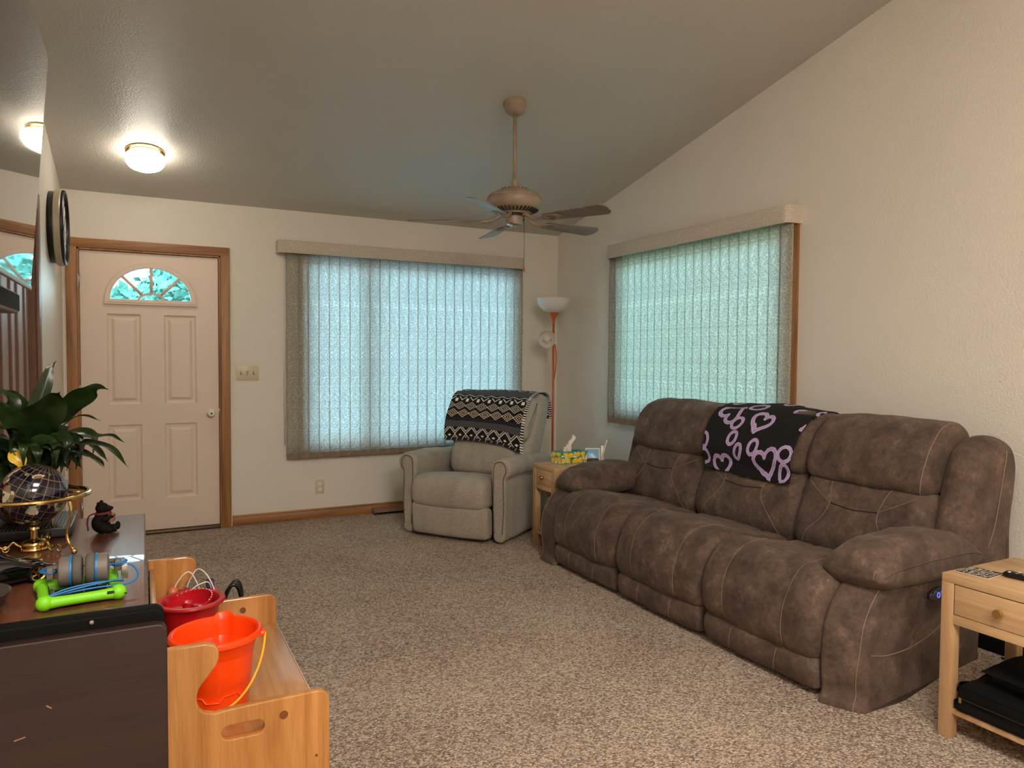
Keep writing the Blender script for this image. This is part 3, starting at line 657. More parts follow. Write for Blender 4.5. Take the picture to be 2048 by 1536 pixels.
# ================================================================== SOFA
S0 = (-.66, -2.96)
sofa = Thing('reclining_sofa', 'brown suede three-seat reclining sofa under the right wall window', 'sofa', (S0[0], S0[1], 0))
def s3(u, y, z): return Vector((-u-S0[0], y-S0[1], z))
SD, TH = M['suede'], M['thread']
seatP = [(.58, .40), (.70, .425), (.84, .455), (.96, .482), (1.07, .475), (1.15, .42), (1.195, .33), (1.205, .24), (1.185, .165), (1.13, .135), (1.0, .14), (.8, .2), (.6, .25)]
footP = [(1.185, .13), (1.19, .08), (1.172, .035), (1.13, .022), (1.0, .022), (.9, .06), (.95, .14), (1.08, .165), (1.15, .16)]
YS = [-1.985, -2.655, -3.335, -3.995]
seats = []
for k in range(3):
    ya, yb = YS[k+1]+.004, YS[k]-.004
    p = Puff(seatP, ya, yb, .055, s3, n=26, bulge=.014, grooves=((.24, .007, .012), (.76, .007, .012)), amp=.007, freq=7, seed=k*3)
    o = p.build('seat_cushion', SD, sofa); L = yb-ya
    for fr, tw in ((.24, -.05), (.76, .05)):
        # profile index runs from the back joint over the crest and down the front
        path = [(12, L*(fr+tw*1.2)), (16, L*(fr+tw*.5)), (21, L*fr), (27, L*fr), (33, L*(fr-tw*.1)), (40, L*(fr-tw*.2))]
        p.seam('stitching', path, TH, o, ex=.0005)
    q = Puff(footP, ya+.01, yb-.01, .03, s3, n=18, bulge=.006, grooves=((.3, .004, .01), (.7, .004, .01)), amp=.005, freq=8, seed=k*5+1)
    o = q.build('footrest_panel', SD, sofa); L = yb-ya-.02
    for fr in (.3, .7): q.seam('stitching', [(0, L*fr), (4, L*(fr+.01)), (9, L*(fr+.025))], TH, o, ex=.0006)
backP = [(.53, .38), (.60, .41), (.628, .47), (.61, .56), (.572, .65), (.535, .715), (.49, .745), (.41, .74), (.33, .62), (.34, .42)]
headP = [(.40, .735), (.48, .727), (.532, .742), (.550, .79), (.532, .87), (.490, .950), (.425, 1.012), (.345, 1.038), (.265, 1.033), (.215, .98), (.22, .88), (.31, .78)]
BK = [(-2.615, -1.93), (-3.345, -2.635), (-3.985, -3.36)]
heads = []
for k, (ya, yb) in enumerate(BK):
    L = yb-ya
    p = Puff(backP, ya-.01, yb+.01, .06, s3, n=26, bulge=.012, amp=.010, freq=6, seed=20+k)
    o = p.build('back_cushion', SD, sofa); L2 = L+.02
    for sg in (-1, 1):
        c = L2*.5
        p.seam('stitching', [(6, c+sg*L2*.40), (11, c+sg*L2*.34), (16, c+sg*L2*.22), (19, c+sg*L2*.19)], TH, o, ex=.0008)
        p.seam('stitching', [(27, c+sg*L2*.24), (22, c+sg*L2*.21), (19, c+sg*L2*.19)], TH, o, ex=.0008)
        p.seam('stitching', [(19, c+sg*L2*.19), (22, c+sg*L2*.33), (25, c+sg*L2*.43)], TH, o, ex=.0008)
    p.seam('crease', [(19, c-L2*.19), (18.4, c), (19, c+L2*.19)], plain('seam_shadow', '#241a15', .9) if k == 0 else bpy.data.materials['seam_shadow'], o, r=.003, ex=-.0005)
    h = Puff(headP, ya, yb, .042, s3, n=26, bulge=.010, amp=.010, freq=6, seed=30+k)
    ho = h.build('headrest', SD, sofa); heads.append(h)
    if k == 2: h.seam('stitching', [(8, .035), (14, .022), (20, .018), (28, .018), (35, .022)], TH, ho, r=.0018)
# end wings of the back
wingP = [(.17, .42), (.15, .60), (.125, .80), (.13, .90), (.17, .955), (.25, .985), (.34, .97), (.41, .90), (.46, .78), (.50, .62), (.53, .47), (.45, .40)]
for ya, yb in ((-4.135, -3.975), (-1.955, -1.80)):
    p = Puff(wingP, ya, yb, .062, s3, n=14, bulge=.006, amp=.008, freq=8, seed=40+int(-ya)); o = p.build('back_wing', SD, sofa)
    L = yb-ya
    if ya < -4: tube('stitching', [s3(.215, -4.118, .955), s3(.238, -4.137, .92), s3(.262, -4.1415, .84), s3(.285, -4.1415, .74), s3(.315, -4.141, .62), s3(.35, -4.136, .53)], .0016, TH, o, 6)
shell = [(.19, .07), (.155, .45), (.10, .87), (.12, .93), (.2, .94), (.28, .9), (.36, .6), (.45, .3), (.45, .07)]
Puff(shell, -4.02, -1.83, .03, s3, n=20).build('back_shell', M['suededark'], sofa)
# arms
armP = [(1.140, -.026), (1.158, .06), (1.170, .18), (1.155, .31), (1.10, .41), (1.02, .47), (.92, .495), (.70, .50), (.40, .50), (.22, .46), (.19, .30), (.20, .03), (.21, -.026), (.65, -.028)]
pilP = [(1.085, .502), (1.055, .556), (.99, .590), (.88, .612), (.74, .622), (.60, .616), (.50, .585), (.435, .530), (.47, .475), (.60, .450), (.85, .438), (.99, .442), (1.055, .462)]
for side, (a0, a1, b0, b1) in (('near', (-4.145, -3.985, -4.180, -3.905)), ('far', (-1.99, -1.785, -2.085, -1.80))):
    near = side == 'near'
    def a3(u, y, z, near=near):   # the front face slants back towards the outer side
        k = max(0, min(1, (-4.0-y)/.13)) if near else 0; b_ = max(0, min(1, (.62-u)/.42)); y = y+(.115*b_*b_*(3-2*b_) if near and y < -4.0 else 0); return s3(u-.055*k*max(0, min(1, (u-.8)/.3)), y, z)
    p = Puff(armP, a0, a1, .022, a3, n=14, bulge=.010, amp=.006, freq=6, seed=50+near); o = p.build('arm', SD, sofa); L = a1-a0
    t_ = .02 if near else L-.02
    p.seam('stitching', [(0.5, t_*1.6 if near else L-.035), (6, t_*1.6 if near else L-.035), (12, t_ if near else L-.03), (17, t_ if near else L-.03), (22, t_ if near else L-.03), (25, t_ if near else L-.03)], TH, o, r=.0016)
    q = Puff(pilP, b0, b1, .085, s3, n=16, bulge=.010, amp=.012, freq=7, seed=60+near, lens=lambda u: .495 if u > .7 else .495+.03*(.7-u)/.3); po = q.build('arm_pillow', SD, sofa); L2 = b1-b0
    t2 = .035 if near else L2-.035
    q.seam('stitching', [(62, t2), (0, t2), (4, t2)] if False else [(0, t2), (2, t2), (3, t2)], TH, po)
    # welt along the outer side at mid height
    yy = (b0-.006) if near else (b1+.006)
    w_ = [s3(1.22, yy+(.045 if near else -.045), .515), s3(1.14, yy+.012*(1 if near else -1), .528), s3(1.0, yy, .532), s3(.8, yy-.004*(1 if near else -1), .533), s3(.6, yy+.004*(1 if near else -1), .545), s3(.45, yy+.02*(1 if near else -1), .565), s3(.40, yy+.05*(1 if near else -1), .58)]
    N_ = len(q.pts); tt = .004 if near else L2-.004
    q.seam('piping', [(k*N_/26, tt) for k in range(1, 15)], SD, po, r=.0035, ex=.001)
# side seam and control panel on the near arm
tube('stitching', [s3(1.09, -4.150, .218), s3(1.0, -4.154, .205), s3(.86, -4.156, .215), s3(.72, -4.156, .255), s3(.60, -4.156, .31), s3(.5, -4.154, .37)], .0015, TH, sofa, 5)
cp = plate('control_panel', [[(.0+.062*math.cos(a)*1.0, .022*math.sin(a)+(.006 if 0 < a < PI else 0)) for a in [2*PI*k/28 for k in range(28)]]], .008, M['black'], sofa, .003, 'xz', 0)
cp.data.transform(Matrix.Translation(s3(.713, -4.156, .398)) @ Matrix.Rotation(math.radians(-4), 4, 'Y'))
bl_m = NT('blue_button_light'); bl_m.P(col=(.05, .05, .5, 1), ecol=(.15, .18, 1, 1), emit=2.0)
for k, dx in enumerate((-.045, -.02, .0, .025, .046)):
    ring = [s3(.713-dx+.008*math.cos(a), -4.1615, .398+(.004 if k in (1, 3) else -.003)+.010*math.sin(a)) for a in [2*PI*j/16 for j in range(17)]]
    v, f = tuber(ring[:9 if k != 2 else 17], .0013, 5); link('button_ring', mesh(v, f), bl_m.m if k in (2, 3) else plain('button_ring_dim', '#8a86c8', .4) if k == 0 else bpy.data.materials['button_ring_dim'], cp, True)
boxes('foot', [(a, a+.05, b, b+.05, 0, .03) for a in (-.30+.0, .38) for b in (-1.00, .95)], M['dark'], sofa, .003)
v, f = tuber(catmull([s3(.155, -4.118, .92), s3(.12, -4.135, .905), s3(.10, -4.150, .875)], 6), .0012, 5); link('loose_thread', mesh(v, f), M['white'], sofa, True)

# ------------------------------------------------------------------ vertex-coloured cloth draped along a path
def cloth(name, fn, nu, nv, colfn, mat, lab, cat, thick=.006):
    vs = [fn(i/(nu-1), j/(nv-1)) for j in range(nv) for i in range(nu)]
    fs = [(j*nu+i, j*nu+i+1, (j+1)*nu+i+1, (j+1)*nu+i) for j in range(nv-1) for i in range(nu-1)]
    me = mesh(vs, fs); U, V = np.meshgrid(np.linspace(0, 1, nu), np.linspace(0, 1, nv)); setcol(me, colfn(U.ravel(), V.ravel()))
    bm = bmesh.new(); bm.from_mesh(me); bmesh.ops.solidify(bm, geom=bm.faces[:], thickness=thick); bm.to_mesh(me); bm.free()
    return tag(link(name, me, mat, None, True), lab, cat)
def path_sampler(pts):
    P = catmull([(a, b, 0) for a, b in pts], 10); d = [0]
    for a, b in zip(P, P[1:]): d.append(d[-1]+(b-a).length)
    Lt = d[-1]
    def s(v):
        t = v*Lt; k = max(0, min(len(P)-2, np.searchsorted(d, t)-1)); f = (t-d[k])/max(1e-9, d[k+1]-d[k]); q = P[k].lerp(P[k+1], f); tg = (P[k+1]-P[k]).normalized(); return q, Vector((-tg.y, tg.x, 0))
    return s, Lt
# heart throw over the middle headrest: v runs from the hanging front hem up and over the back
hp, hL = path_sampler([(.582, .688), (.572, .74), (.585, .80), (.562, .875), (.510, .960), (.435, 1.028), (.345, 1.066), (.262, 1.062), (.195, 1.01), (.175, .93)])
HW = .64
def throw(u, v):
    q, n = hp(v); y = -2.685-.615*u-(.03*v if u > .5 else 0)
    if u < .5: y += .10*v*(1-2*u)
    wv = .006*math.sin(u*9+v*3)+.008*noise.noise(Vector((u*5, v*4, 2)))
    z = q.y+.006*math.sin(u*7)*(1-v)-.022*abs(u-.5)*2*(1 if v > .55 else .3) + wv*.4
    if v < .06: z += .004*math.sin(u*60)
    return Vector((-(q.x+abs(wv)*.8+.004), y, z))
def hearts(U, V):
    X, Y = U*HW, V*hL; n = len(U); base = np.tile(lin('#08080a'), (n, 1)); best = np.full(n, 9.0)
    def addp(poly, wd):
        d = np.full(n, 9.0)
        P = np.array(poly); Q = np.roll(P, -1, 0)
        for (ax, ay), (bx, by) in zip(P, Q):
            vx, vy = bx-ax, by-ay; L2 = vx*vx+vy*vy+1e-12; t = np.clip(((X-ax)*vx+(Y-ay)*vy)/L2, 0, 1)
            d = np.minimum(d, np.hypot(X-ax-t*vx, Y-ay-t*vy))
        return d/wd
    def heart(cx, cy, s, rot):
        out = []
        for k in range(26):
            a = 2*PI*k/26; x = 16*math.sin(a)**3/16*.95; y = (13*math.cos(a)-5*math.cos(2*a)-2*math.cos(3*a)-math.cos(4*a))/16
            x, y = x*s, y*s; out.append((cx+x*math.cos(rot)-y*math.sin(rot), cy+x*math.sin(rot)+y*math.cos(rot)))
        return out
    def oval(cx, cy, a_, b_, rot):
        return [(cx+a_*math.cos(t)*math.cos(rot)-b_*math.sin(t)*math.sin(rot), cy+a_*math.cos(t)*math.sin(rot)+b_*math.sin(t)*math.cos(rot)) for t in [2*PI*k/16 for k in range(16)]]
    sh = []
    def paw(cx, cy, sc_, rot, toes=((-.115, -.0), (-.10, -.075), (-.03, -.125), (.045, -.085))):
        R = lambda x, y: (cx+x*math.cos(rot)-y*math.sin(rot), cy+x*math.sin(rot)+y*math.cos(rot))
        sh.append((heart(*R(.03*sc_, .03*sc_), .072*sc_, rot-.35), .0115))
        for tx, ty in toes: sh.append((oval(*R(tx*sc_, ty*sc_), .024*sc_, .034*sc_, rot-.5+tx*2), .0095))
    for cx, cy, s_, ro in ((.350, .320, .068, -.25), (.125, .36, .078, 2.5), (.150, .03, .070, .15), (.475, .095, .088, .30), (.70, .33, .07, -1.2), (.20, .58, .07, .4), (.50, .60, .07, 2.0)): sh.append((heart(cx, cy, s_, ro), .0115))
    for cx, cy, a_, b_, ro in ((.205, .292, .030, .040, -.5), (.212, .195, .027, .042, -.35), (.270, .125, .023, .044, -.1), (.365, .165, .030, .042, -.15), (.255, .44, .050, .030, .15), (.53, .445, .040, .024, .1), (.006, .170, .028, .042, .2), (.008, .075, .034, .042, 0), (.60, .150, .040, .040, 0), (.60, .050, .028, .046, -.1), (.66, .47, .040, .030, .2), (.08, .50, .03, .025, .3), (.38, .52, .03, .025, .3)): sh.append((oval(cx, cy, a_, b_, ro), .0095))
    for P, wd in sh: best = np.minimum(best, addp(P, wd))
    nz = np.sin(X*90+3*np.sin(Y*60))*.5+.5
    col = lin('#a795ce')[None]*(nz[:, None])+lin('#8d80bd')[None]*(1-nz[:, None]); edge = lin('#cab0d6')
    inner = np.clip(1-best*1.6, 0, 1)[:, None]; rc = edge[None]*(1-inner)+col*inner
    m = (best < 1)[:, None]; return np.where(m, rc, base)
fleece = vcol('printed_fleece', .95, .0, .001, 500)
cloth('throw_blanket', throw, 300, 210, hearts, fleece, 'black throw with purple heart paw prints over the sofa middle', 'blanket')

# ================================================================== RECLINER
RC = Vector((-1.5, -1.07, 0)); fdir = Vector((-.79, -.61, 0)).normalized(); rz = math.atan2(fdir.y, fdir.x)
rec = Thing('recliner_chair', 'taupe fabric recliner facing into the room by the window', 'armchair', RC, rz)
# local frame: +x forward, +y to the viewer's left, so a = -y
def c3(f, y, z): return Vector((f, -y, z))   # y is measured towards the viewer's left
CM = M['chair']
seatc = [(-.52, .38), (-.3, .42), (-.1, .445), (.0, .452), (.07, .435), (.105, .385), (.11, .31), (.09, .255), (.02, .24), (-.2, .25), (-.5, .28)]
p = Puff(seatc, -.315, .295, .05, c3, n=20, bulge=.016, amp=.004, freq=6, seed=2); p.build('seat_cushion', CM, rec)
fr = [(.085, .25), (.09, .16), (.075, .05), (.03, .035), (-.02, .05), (-.02, .22), (.03, .255)]
p = Puff(fr, -.325, .295, .03, c3, n=16, bulge=.008, amp=.003, freq=6, seed=5); p.build('footrest_panel', CM, rec)
def arm(nm, yc, sg):
    # cross-section in (y, z) swept along x: slab side with a rolled top
    cs = [(-.05, .035), (-.052, .2), (-.05, .40), (-.050, .46), (-.075, .49), (-.088, .535), (-.075, .58), (-.035, .605), (.012, .598), (.05, .57), (.062, .50), (.056, .4), (.052, .2), (.05, .035)]
    def to(a, t, z):
        tp = 1-.25*max(0, min(1, (.25-z)/.25)) if t > -.12 else 1
        return Vector((t, -(yc+a*sg*tp), z+(-.03 if z > .45 else 0)*max(0, min(1, (-.25-t)/.4))))
    q = Puff([(a, z) for a, z in cs], -.74, .03, .022, lambda a, y, z: to(a, y, z), n=18, amp=.003, freq=7, seed=9)
    o = q.build(nm, CM, rec)
    # piped front panel
    ring = [to(a*.72, .031, z if z > .4 else z) for a, z in [(-.05, .08), (-.056, .25), (-.052, .46), (-.078, .51), (-.07, .56), (-.03, .585), (.02, .58), (.05, .55), (.054, .46), (.054, .25), (.05, .08)]]
    ring = [Vector((.033, p_.y, p_.z)) for p_ in ring]
    tube('piping', ring, .0035, M['welt'], o, 6)
    return o
# outer rolls face away from the seat on both sides
arm('arm', .355, -1); arm('arm', -.390, 1)
backc = [(-.44, .38), (-.40, .44), (-.405, .52), (-.44, .60), (-.50, .72), (-.555, .85), (-.60, .96), (-.66, 1.02), (-.73, 1.02), (-.79, .97), (-.80, .86), (-.74, .65), (-.66, .45), (-.6, .38)]
def cw_(u, z, y):
    t = max(0, min(1, (z-.5)/.5)); return y*(1+.07*t)-.012*t
p = Puff(backc, -.40, .245, .06, c3, n=22, bulge=.012, amp=.006, freq=6, seed=7, wf=cw_); bo = p.build('backrest', CM, rec)
innerc = [(-.40, .42), (-.345, .45), (-.34, .54), (-.375, .63), (-.44, .70), (-.47, .66), (-.45, .5)]
p = Puff(innerc, -.335, .225, .05, c3, n=18, bulge=.012, amp=.007, freq=9, seed=11); p.build('lumbar_cushion', CM, rec)
boltc = [(-.43, .68), (-.385, .72), (-.40, .82), (-.46, .92), (-.52, .985), (-.6, .99), (-.6, .85), (-.5, .7)]
p = Puff(boltc, -.385, .245, .05, c3, n=18, bulge=.012, amp=.007, freq=9, seed=13, wf=cw_); p.build('head_cushion', CM, rec)
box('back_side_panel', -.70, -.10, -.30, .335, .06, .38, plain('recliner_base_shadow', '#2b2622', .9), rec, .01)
boxes('mechanism', [(-.60, -.05, -.30, -.26, .0, .06), (-.60, -.05, .22, .26, .0, .06)], M['dark'], rec, .005)
# geometric blanket over the recliner back
bp_, bL = path_sampler([(-.352, .655), (-.345, .70), (-.352, .76), (-.372, .84), (-.428, .935), (-.500, 1.012), (-.60, 1.045), (-.70, 1.055), (-.80, 1.04), (-.868, .985), (-.885, .90), (-.885, .83)])
BW = .66
cR, sR = math.cos(rz), math.sin(rz)
def blank(u, v):
    q, n = bp_(v); yl = .268-.672*u
    if v > .5: yl -= .02*(v-.5)
    wv = .006*math.sin(u*8+v*5)+.012*noise.noise(Vector((u*5, v*5, 7)))
    f_ = q.x+.006+abs(wv)*.6; z = q.y+wv*.25-.030*(u-.35)*(1-v) if v < .5 else q.y+wv*.25-.012*abs(u-.45)
    if v < .3: z -= .045*max(0, u-.72)*(1-v/.3)*3; z += .02*math.sin(PI*min(1, u*1.1))*(1-v/.3)
    return Vector((RC.x+f_*cR+yl*sR, RC.y+f_*sR-yl*cR, z))
def geo(U, V):
    X, Y = U*BW, V*bL; n = len(U); blk, wht, tan, gry, dgr, cr = (lin(h) for h in ('#0c0d12', '#eeebe2', '#e0cbac', '#48494b', '#2a2d33', '#cfcabb'))
    col = np.tile(gry, (n, 1)); per = .094; px = np.abs(((X/per) % 1)-.5)*2   # 0 centre .. 1 edge
    def band(a, b): return (Y >= a) & (Y < b)
    def dia(y0, h, k=1.0): return px+np.abs((Y-y0)/h)*2   # diamond metric
    def put(mask, c): col[mask] = c
    b0 = band(0, .024); put(b0, blk); put(b0 & (((X*90+Y*60) % 2) < .9), dgr); put(b0 & (((X*61-Y*40) % 3) < .35), cr)
    b1 = band(.024, .108); put(b1, blk); d = dia(.052, .105); ln = ((np.abs(d-1.05) < .075) | (np.abs(d-1.42) < .06)); put(b1 & ln, wht); put(b1 & (dia(.045, .06) < .30), wht)
    b2 = band(.108, .162); put(b2, gry)
    b3 = band(.162, .192); put(b3, blk); put(b3 & (np.abs((px*1.0+(Y-.162)/.05) % .5-.2) < .06), lin('#3c3d55'))
    b4 = band(.192, .332); put(b4, blk)
    row = ((Y-.192)/.070).astype(int); sh = (row % 2)*.5; px2 = np.abs((((X/per)+sh) % 1)-.5)*2; yc = .192+.035+.070*row; d = px2+np.abs(Y-yc)/.035
    ring = (np.abs(d-1.0) < .085) | (np.abs(d-.55) < .075) | (d < .15); c4 = np.where((Y < .262)[:, None], tan[None], cr[None]); m4 = b4 & ring; col[m4] = c4[m4]
    b5 = band(.332, .385); put(b5, blk); put(b5 & ((px < .24) & (np.abs(Y-.350) < .016)), wht); put(b5 & (np.abs(px*.55+(Y-.332)/.053*.6-.75) < .05), wht)
    b6 = band(.385, .41); put(b6, blk); put(b6 & (np.abs(px*.6+(Y-.385)/.03-.75) < .09), wht)
    b7 = band(.41, .53); put(b7, gry)
    put(band(.53, 9), blk); d = px+np.abs(((Y-.53) % .07)-.035)/.035; put(band(.53, 9) & (np.abs(d-.8) < .12), wht); put(band(.59, .66), dgr)
    ed = (U > .965); put(ed, blk); put(ed & (((Y*55) % 1) < .45), wht)
    return col
cloth('throw_blanket', blank, 330, 260, geo, fleece, 'black and white geometric blanket over the recliner back', 'blanket')
# corner of the same blanket hanging down behind

# ================================================================== LIGHT OAK SIDE TABLES
def side_table(lab, x0, x1, y0, y1, zt, kn=True, group=None):
    t_ = Thing('side_table', lab, 'side table', ((x0+x1)/2, (y0+y1)/2, 0), group=group); ox, oy = (x0+x1)/2, (y0+y1)/2
    a, b, c, d = x0-ox, x1-ox, y0-oy, y1-oy; L = M['ltoakz']
    box('tabletop', a, b, c, d, zt-.030, zt, M['ltoak'], t_, .002)
    lw = .042
    for px, py in ((a, c), (a, d-lw), (b-lw, c), (b-lw, d-lw)): box('leg', px, px+lw, py, py+lw, 0, zt-.030, L, t_, .002)
    box('front_rail', a+.001, a+.020, c+lw, d-lw, zt-.170, zt-.138, M['ltoak'], t_, .001)
    for (p, q, r, s_) in ((a+lw, b-lw, c+.002, c+.02), (a+lw, b-lw, d-.02, d-.002), (b-.02, b-.002, c+lw, d-lw)): box('apron', p, q, r, s_, zt-.170, zt-.030, M['ltoakx'] if q-p > .1 else M['ltoak'], t_, .001)
    dr = box('drawer', a-.0+.001, a+.02, c+lw+.003, d-lw-.003, zt-.136, zt-.033, M['ltoak'], t_, .002)
    boxes('drawer_gap', [(a+.004, a+.02, c+lw, d-lw, zt-.139, zt-.030)], M['dark'], dr, 0)
    kT_ = Matrix.Translation((a+.001, (c+d)/2, zt-.084)) @ Matrix.Rotation(-PI/2, 4, 'Y')
    lathe('knob', [(0, .024), (.0135, .024), (.0145, .022), (.0145, .012), (.010, .008), (.008, 0)], M['brass'] if kn else M['brass'], dr, T=kT_, seg=28)
    box('shelf', a+.012, b-.012, c+.004, d-.004, .085, .105, M['ltoakx'], t_, .002)
    for yy in (c+.004, d-.022): box('shelf_rail', a+lw, b-lw, yy, yy+.018, .04, .085, M['ltoakx'], t_, .001)
    return t_
side_table('light oak side table with brass knob at the near end of the brown sofa', -1.0, -.562, -4.742, -4.350, .575)
side_table('light oak side table with the tissue box between recliner and sofa', -1.045, -.60, -1.752, -1.452, .575)

# things on the near table
co_ = Thing('coaster', 'square black and white lettered coaster on the near side table', 'coaster', (-.900, -4.418, .5755), math.radians(6))
cm_ = lin('#12100f'); cwh = lin('#d9cfc0')
box('cork_base', -.055, .055, -.055, .055, 0, .004, plain('coaster_edge', '#c9b59c', .6), co_, .001)
n = 70; vs = [(-.053+.106*i/(n-1), -.053+.106*j/(n-1), .0048) for j in range(n) for i in range(n)]
fs = [(j*n+i, j*n+i+1, (j+1)*n+i+1, (j+1)*n+i) for j in range(n-1) for i in range(n-1)]
rg_ = random.Random(5); cols = np.tile(cm_, (n*n, 1)); cg = np.zeros((n, n))
for row, (ya, yb) in enumerate(((3, 17), (21, 31), (35, 48), (52, 66))):
    x = 4
    while x < n-8:
        wl = rg_.choice((7, 8, 10)) if yb-ya > 11 else rg_.choice((5, 6, 7)); k = rg_.randrange(5); t3 = 2
        if k in (0, 1, 3): cg[x:x+t3, ya:yb] = 1
        if k in (0, 2, 4): cg[x+wl-t3:x+wl, ya:yb] = 1
        if k in (1, 2, 3): cg[x:x+wl, yb-t3:yb] = 1
        if k in (0, 3, 4): cg[x:x+wl, (ya+yb)//2:(ya+yb)//2+t3] = 1
        if k in (1, 2, 4): cg[x:x+wl, ya:ya+t3] = 1
        x += wl+2
for i in range(n):
    for j in range(n):
        if cg[j, n-1-i] > 0: cols[i*n+j] = cwh
me = mesh(vs, fs); setcol(me, cols); link('lettering', me, vcol('coaster_print', .5), co_, None)
rm = Thing('remote_control', 'black remote control lying on the near side table', 'remote', (-.835, -4.56, .5755), math.radians(-83))
pr = Puff([(-.021, .004), (-.019, .014), (-.010, .019), (.010, .019), (.019, .014), (.021, .004), (.012, 0), (-.012, 0)], -.09, .09, .012, lambda a, y, z: Vector((y, a, z)), n=10); pr.build('body', M['black'], rm)
for i in range(5):
    for j in range(3): lathe('button', [(0, .0026), (.004, .002), (.0048, 0)], M['greypl'] if (i+j) % 3 else M['white'], rm, c=(-.07+.022*i, -.011+.011*j, .0182), seg=12)
cs1 = Thing('zip_case', 'black zippered case lying on the lower shelf of the near table', 'case', (-.80, -4.60, .1055))
q = Puff([(-.17, .0), (-.185, .03), (-.18, .075), (-.15, .09), (.12, .092), (.145, .08), (.15, .03), (.13, .0)], -.125, .205, .03, lambda a, y, z: Vector((a, y, z)), n=12, amp=.004, freq=10); q.build('case_body', M['blackmat'], cs1)
tube('zipper', [(-.187, y_, .045) for y_ in (-.10, 0, .1, .18)], .003, M['dark'], cs1, 6); box('gold_tag', -.190, -.184, .176, .186, .03, .05, M['gold'], cs1, .001)
cs2 = Thing('black_binder', 'thick black binder lying on top of the zippered case', 'binder', (-.78, -4.62, .1985))
box('cover', -.12, .13, -.12, .17, 0, .004, M['blackmat'], cs2, .002); box('pages', -.105, .125, -.115, .158, .005, .055, M['dark'], cs2, .003)
q = Puff([(-.135, .048), (-.13, .056), (.0, .066), (.12, .062), (.125, .052)], -.12, .165, .004, lambda a, y, z: Vector((a, y, z)), n=10, amp=.004, freq=12); q.build('top_flap', M['blackmat'], cs2)

bc = Thing('low_black_case', 'long low black case on the carpet against the wall behind the near table', 'case', (-.055, -4.42, 0))
box('case_body', -.035, .035, -.60, .50, 0, .088, M['blackmat'], bc, .008, 3); box('lid_line', -.0362, .0362, -.595, .495, .062, .066, M['dark'], bc, .0005)
tag(tube('power_cord', [(-.12, -4.08, .006), (-.15, -4.14, .006), (-.17, -4.22, .006), (-.13, -4.30, .006), (-.15, -4.42, .006), (-.25, -4.60, .006)], .004, M['black'], None, 6), 'thin black power cord lying on the carpet behind the near side table', 'cord')

# things on the far table
tb = Thing('tissue_box', 'teal tissue box printed with yellow lemons on the far table', 'tissue box', (-.805, -1.552, .5755), math.radians(6))
# long side runs along x
def lemon_face(U, V, seed):
    n_ = len(U); c = np.tile(lin('#3f9a96'), (n_, 1)); X, Y = U, V; r2 = random.Random(seed)
    W_ = X.max(); 
    for k in range(int(26*W_/.2)+8):
        x0_, y0_, a_ = r2.uniform(0, W_), r2.uniform(0, .08), r2.uniform(0, PI); dx, dy = X-x0_, Y-y0_
        p_, q_ = dx*math.cos(a_)+dy*math.sin(a_), -dx*math.sin(a_)+dy*math.cos(a_)
        m = (p_/.016)**2+(q_/.006)**2 < 1; c[m] = lin('#2f7a4a') if k % 2 else lin('#e8efe2')
    for k in range(int(6*W_/.2)+2):
        x0_, y0_, a_ = (k+.5)*W_/(int(6*W_/.2)+2)+r2.uniform(-.008, .008), .022+.042*(k % 2)+r2.uniform(-.006, .006), r2.uniform(0, PI); dx, dy = X-x0_, Y-y0_
        p_, q_ = dx*math.cos(a_)+dy*math.sin(a_), -dx*math.sin(a_)+dy*math.cos(a_)
        e = (p_/.024)**2+(q_/.017)**2; m = (e < 1) | ((np.abs(p_) < .029) & (np.abs(q_) < .005)); c[m] = lin('#f0c21c'); m2 = (e < .5) & (q_ > .002); c[m2] = lin('#f8dc52')
    ed = (X < .003) | (X > W_-.003) | (Y < .0025) | (Y > .0795); c[ed] = lin('#2c8f95'); return c
lm_ = vcol('lemon_print', .5)
for (p0, du, ln_, sd) in (((-.118, -.058), (1, 0), .236, 1), ((.118, -.058), (0, 1), .116, 2), ((.118, .058), (-1, 0), .236, 3), ((-.118, .058), (0, -1), .116, 4)):
    nu_, nv_ = int(ln_/.0018), 46
    vs = [(p0[0]+du[0]*ln_*i/(nu_-1), p0[1]+du[1]*ln_*i/(nu_-1), .082*j/(nv_-1)) for j in range(nv_) for i in range(nu_)]
    fs = [(j*nu_+i, j*nu_+i+1, (j+1)*nu_+i+1, (j+1)*nu_+i) for j in range(nv_-1) for i in range(nu_-1)]
    U, V = np.meshgrid(np.linspace(0, ln_, nu_), np.linspace(0, .082, nv_)); me = mesh(vs, fs); setcol(me, lemon_face(U.ravel(), V.ravel(), sd)); link('printed_side', me, lm_, tb, None)
ov = [(.07*math.cos(2*PI*k/30), .028*math.sin(2*PI*k/30)) for k in range(30)]
plate('box_top', [rrect(-.118, .118, -.058, .058, .001, 2), ov], .001, plain('box_top_teal', '#3c9a8c', .5), tb, 0, 'xy', .082)
ts_m = plain('tissue_paper', '#efe6da', .9)
def tissue(nm, pts, w0):
    vs, fs = [], []; P = catmull(pts, 6); n_ = len(P)
    for i, p_ in enumerate(P):
        for k in range(9):
            a = (k-4)/4; wq = w0*(.25+.75*math.sin(PI*min(1, (i+2)/n_*.72))); vs.append((p_.x+a*wq*.8, p_.y+.010*math.cos(k*2.2+i*.25), p_.z-.030*abs(a)*(i/n_)**2+.01*a*(i/n_)))
    for i in range(n_-1):
        for k in range(8): b = i*9+k; fs.append((b, b+1, b+10, b+9))
    link(nm, mesh(vs, fs), ts_m, tb, True)
tissue('tissue', [(.0, 0, .07), (-.006, 0, .11), (.004, .0, .15), (.030, .0, .195)], .032); tissue('tissue', [(-.03, .01, .07), (-.035, .012, .10), (-.025, .01, .135)], .018)
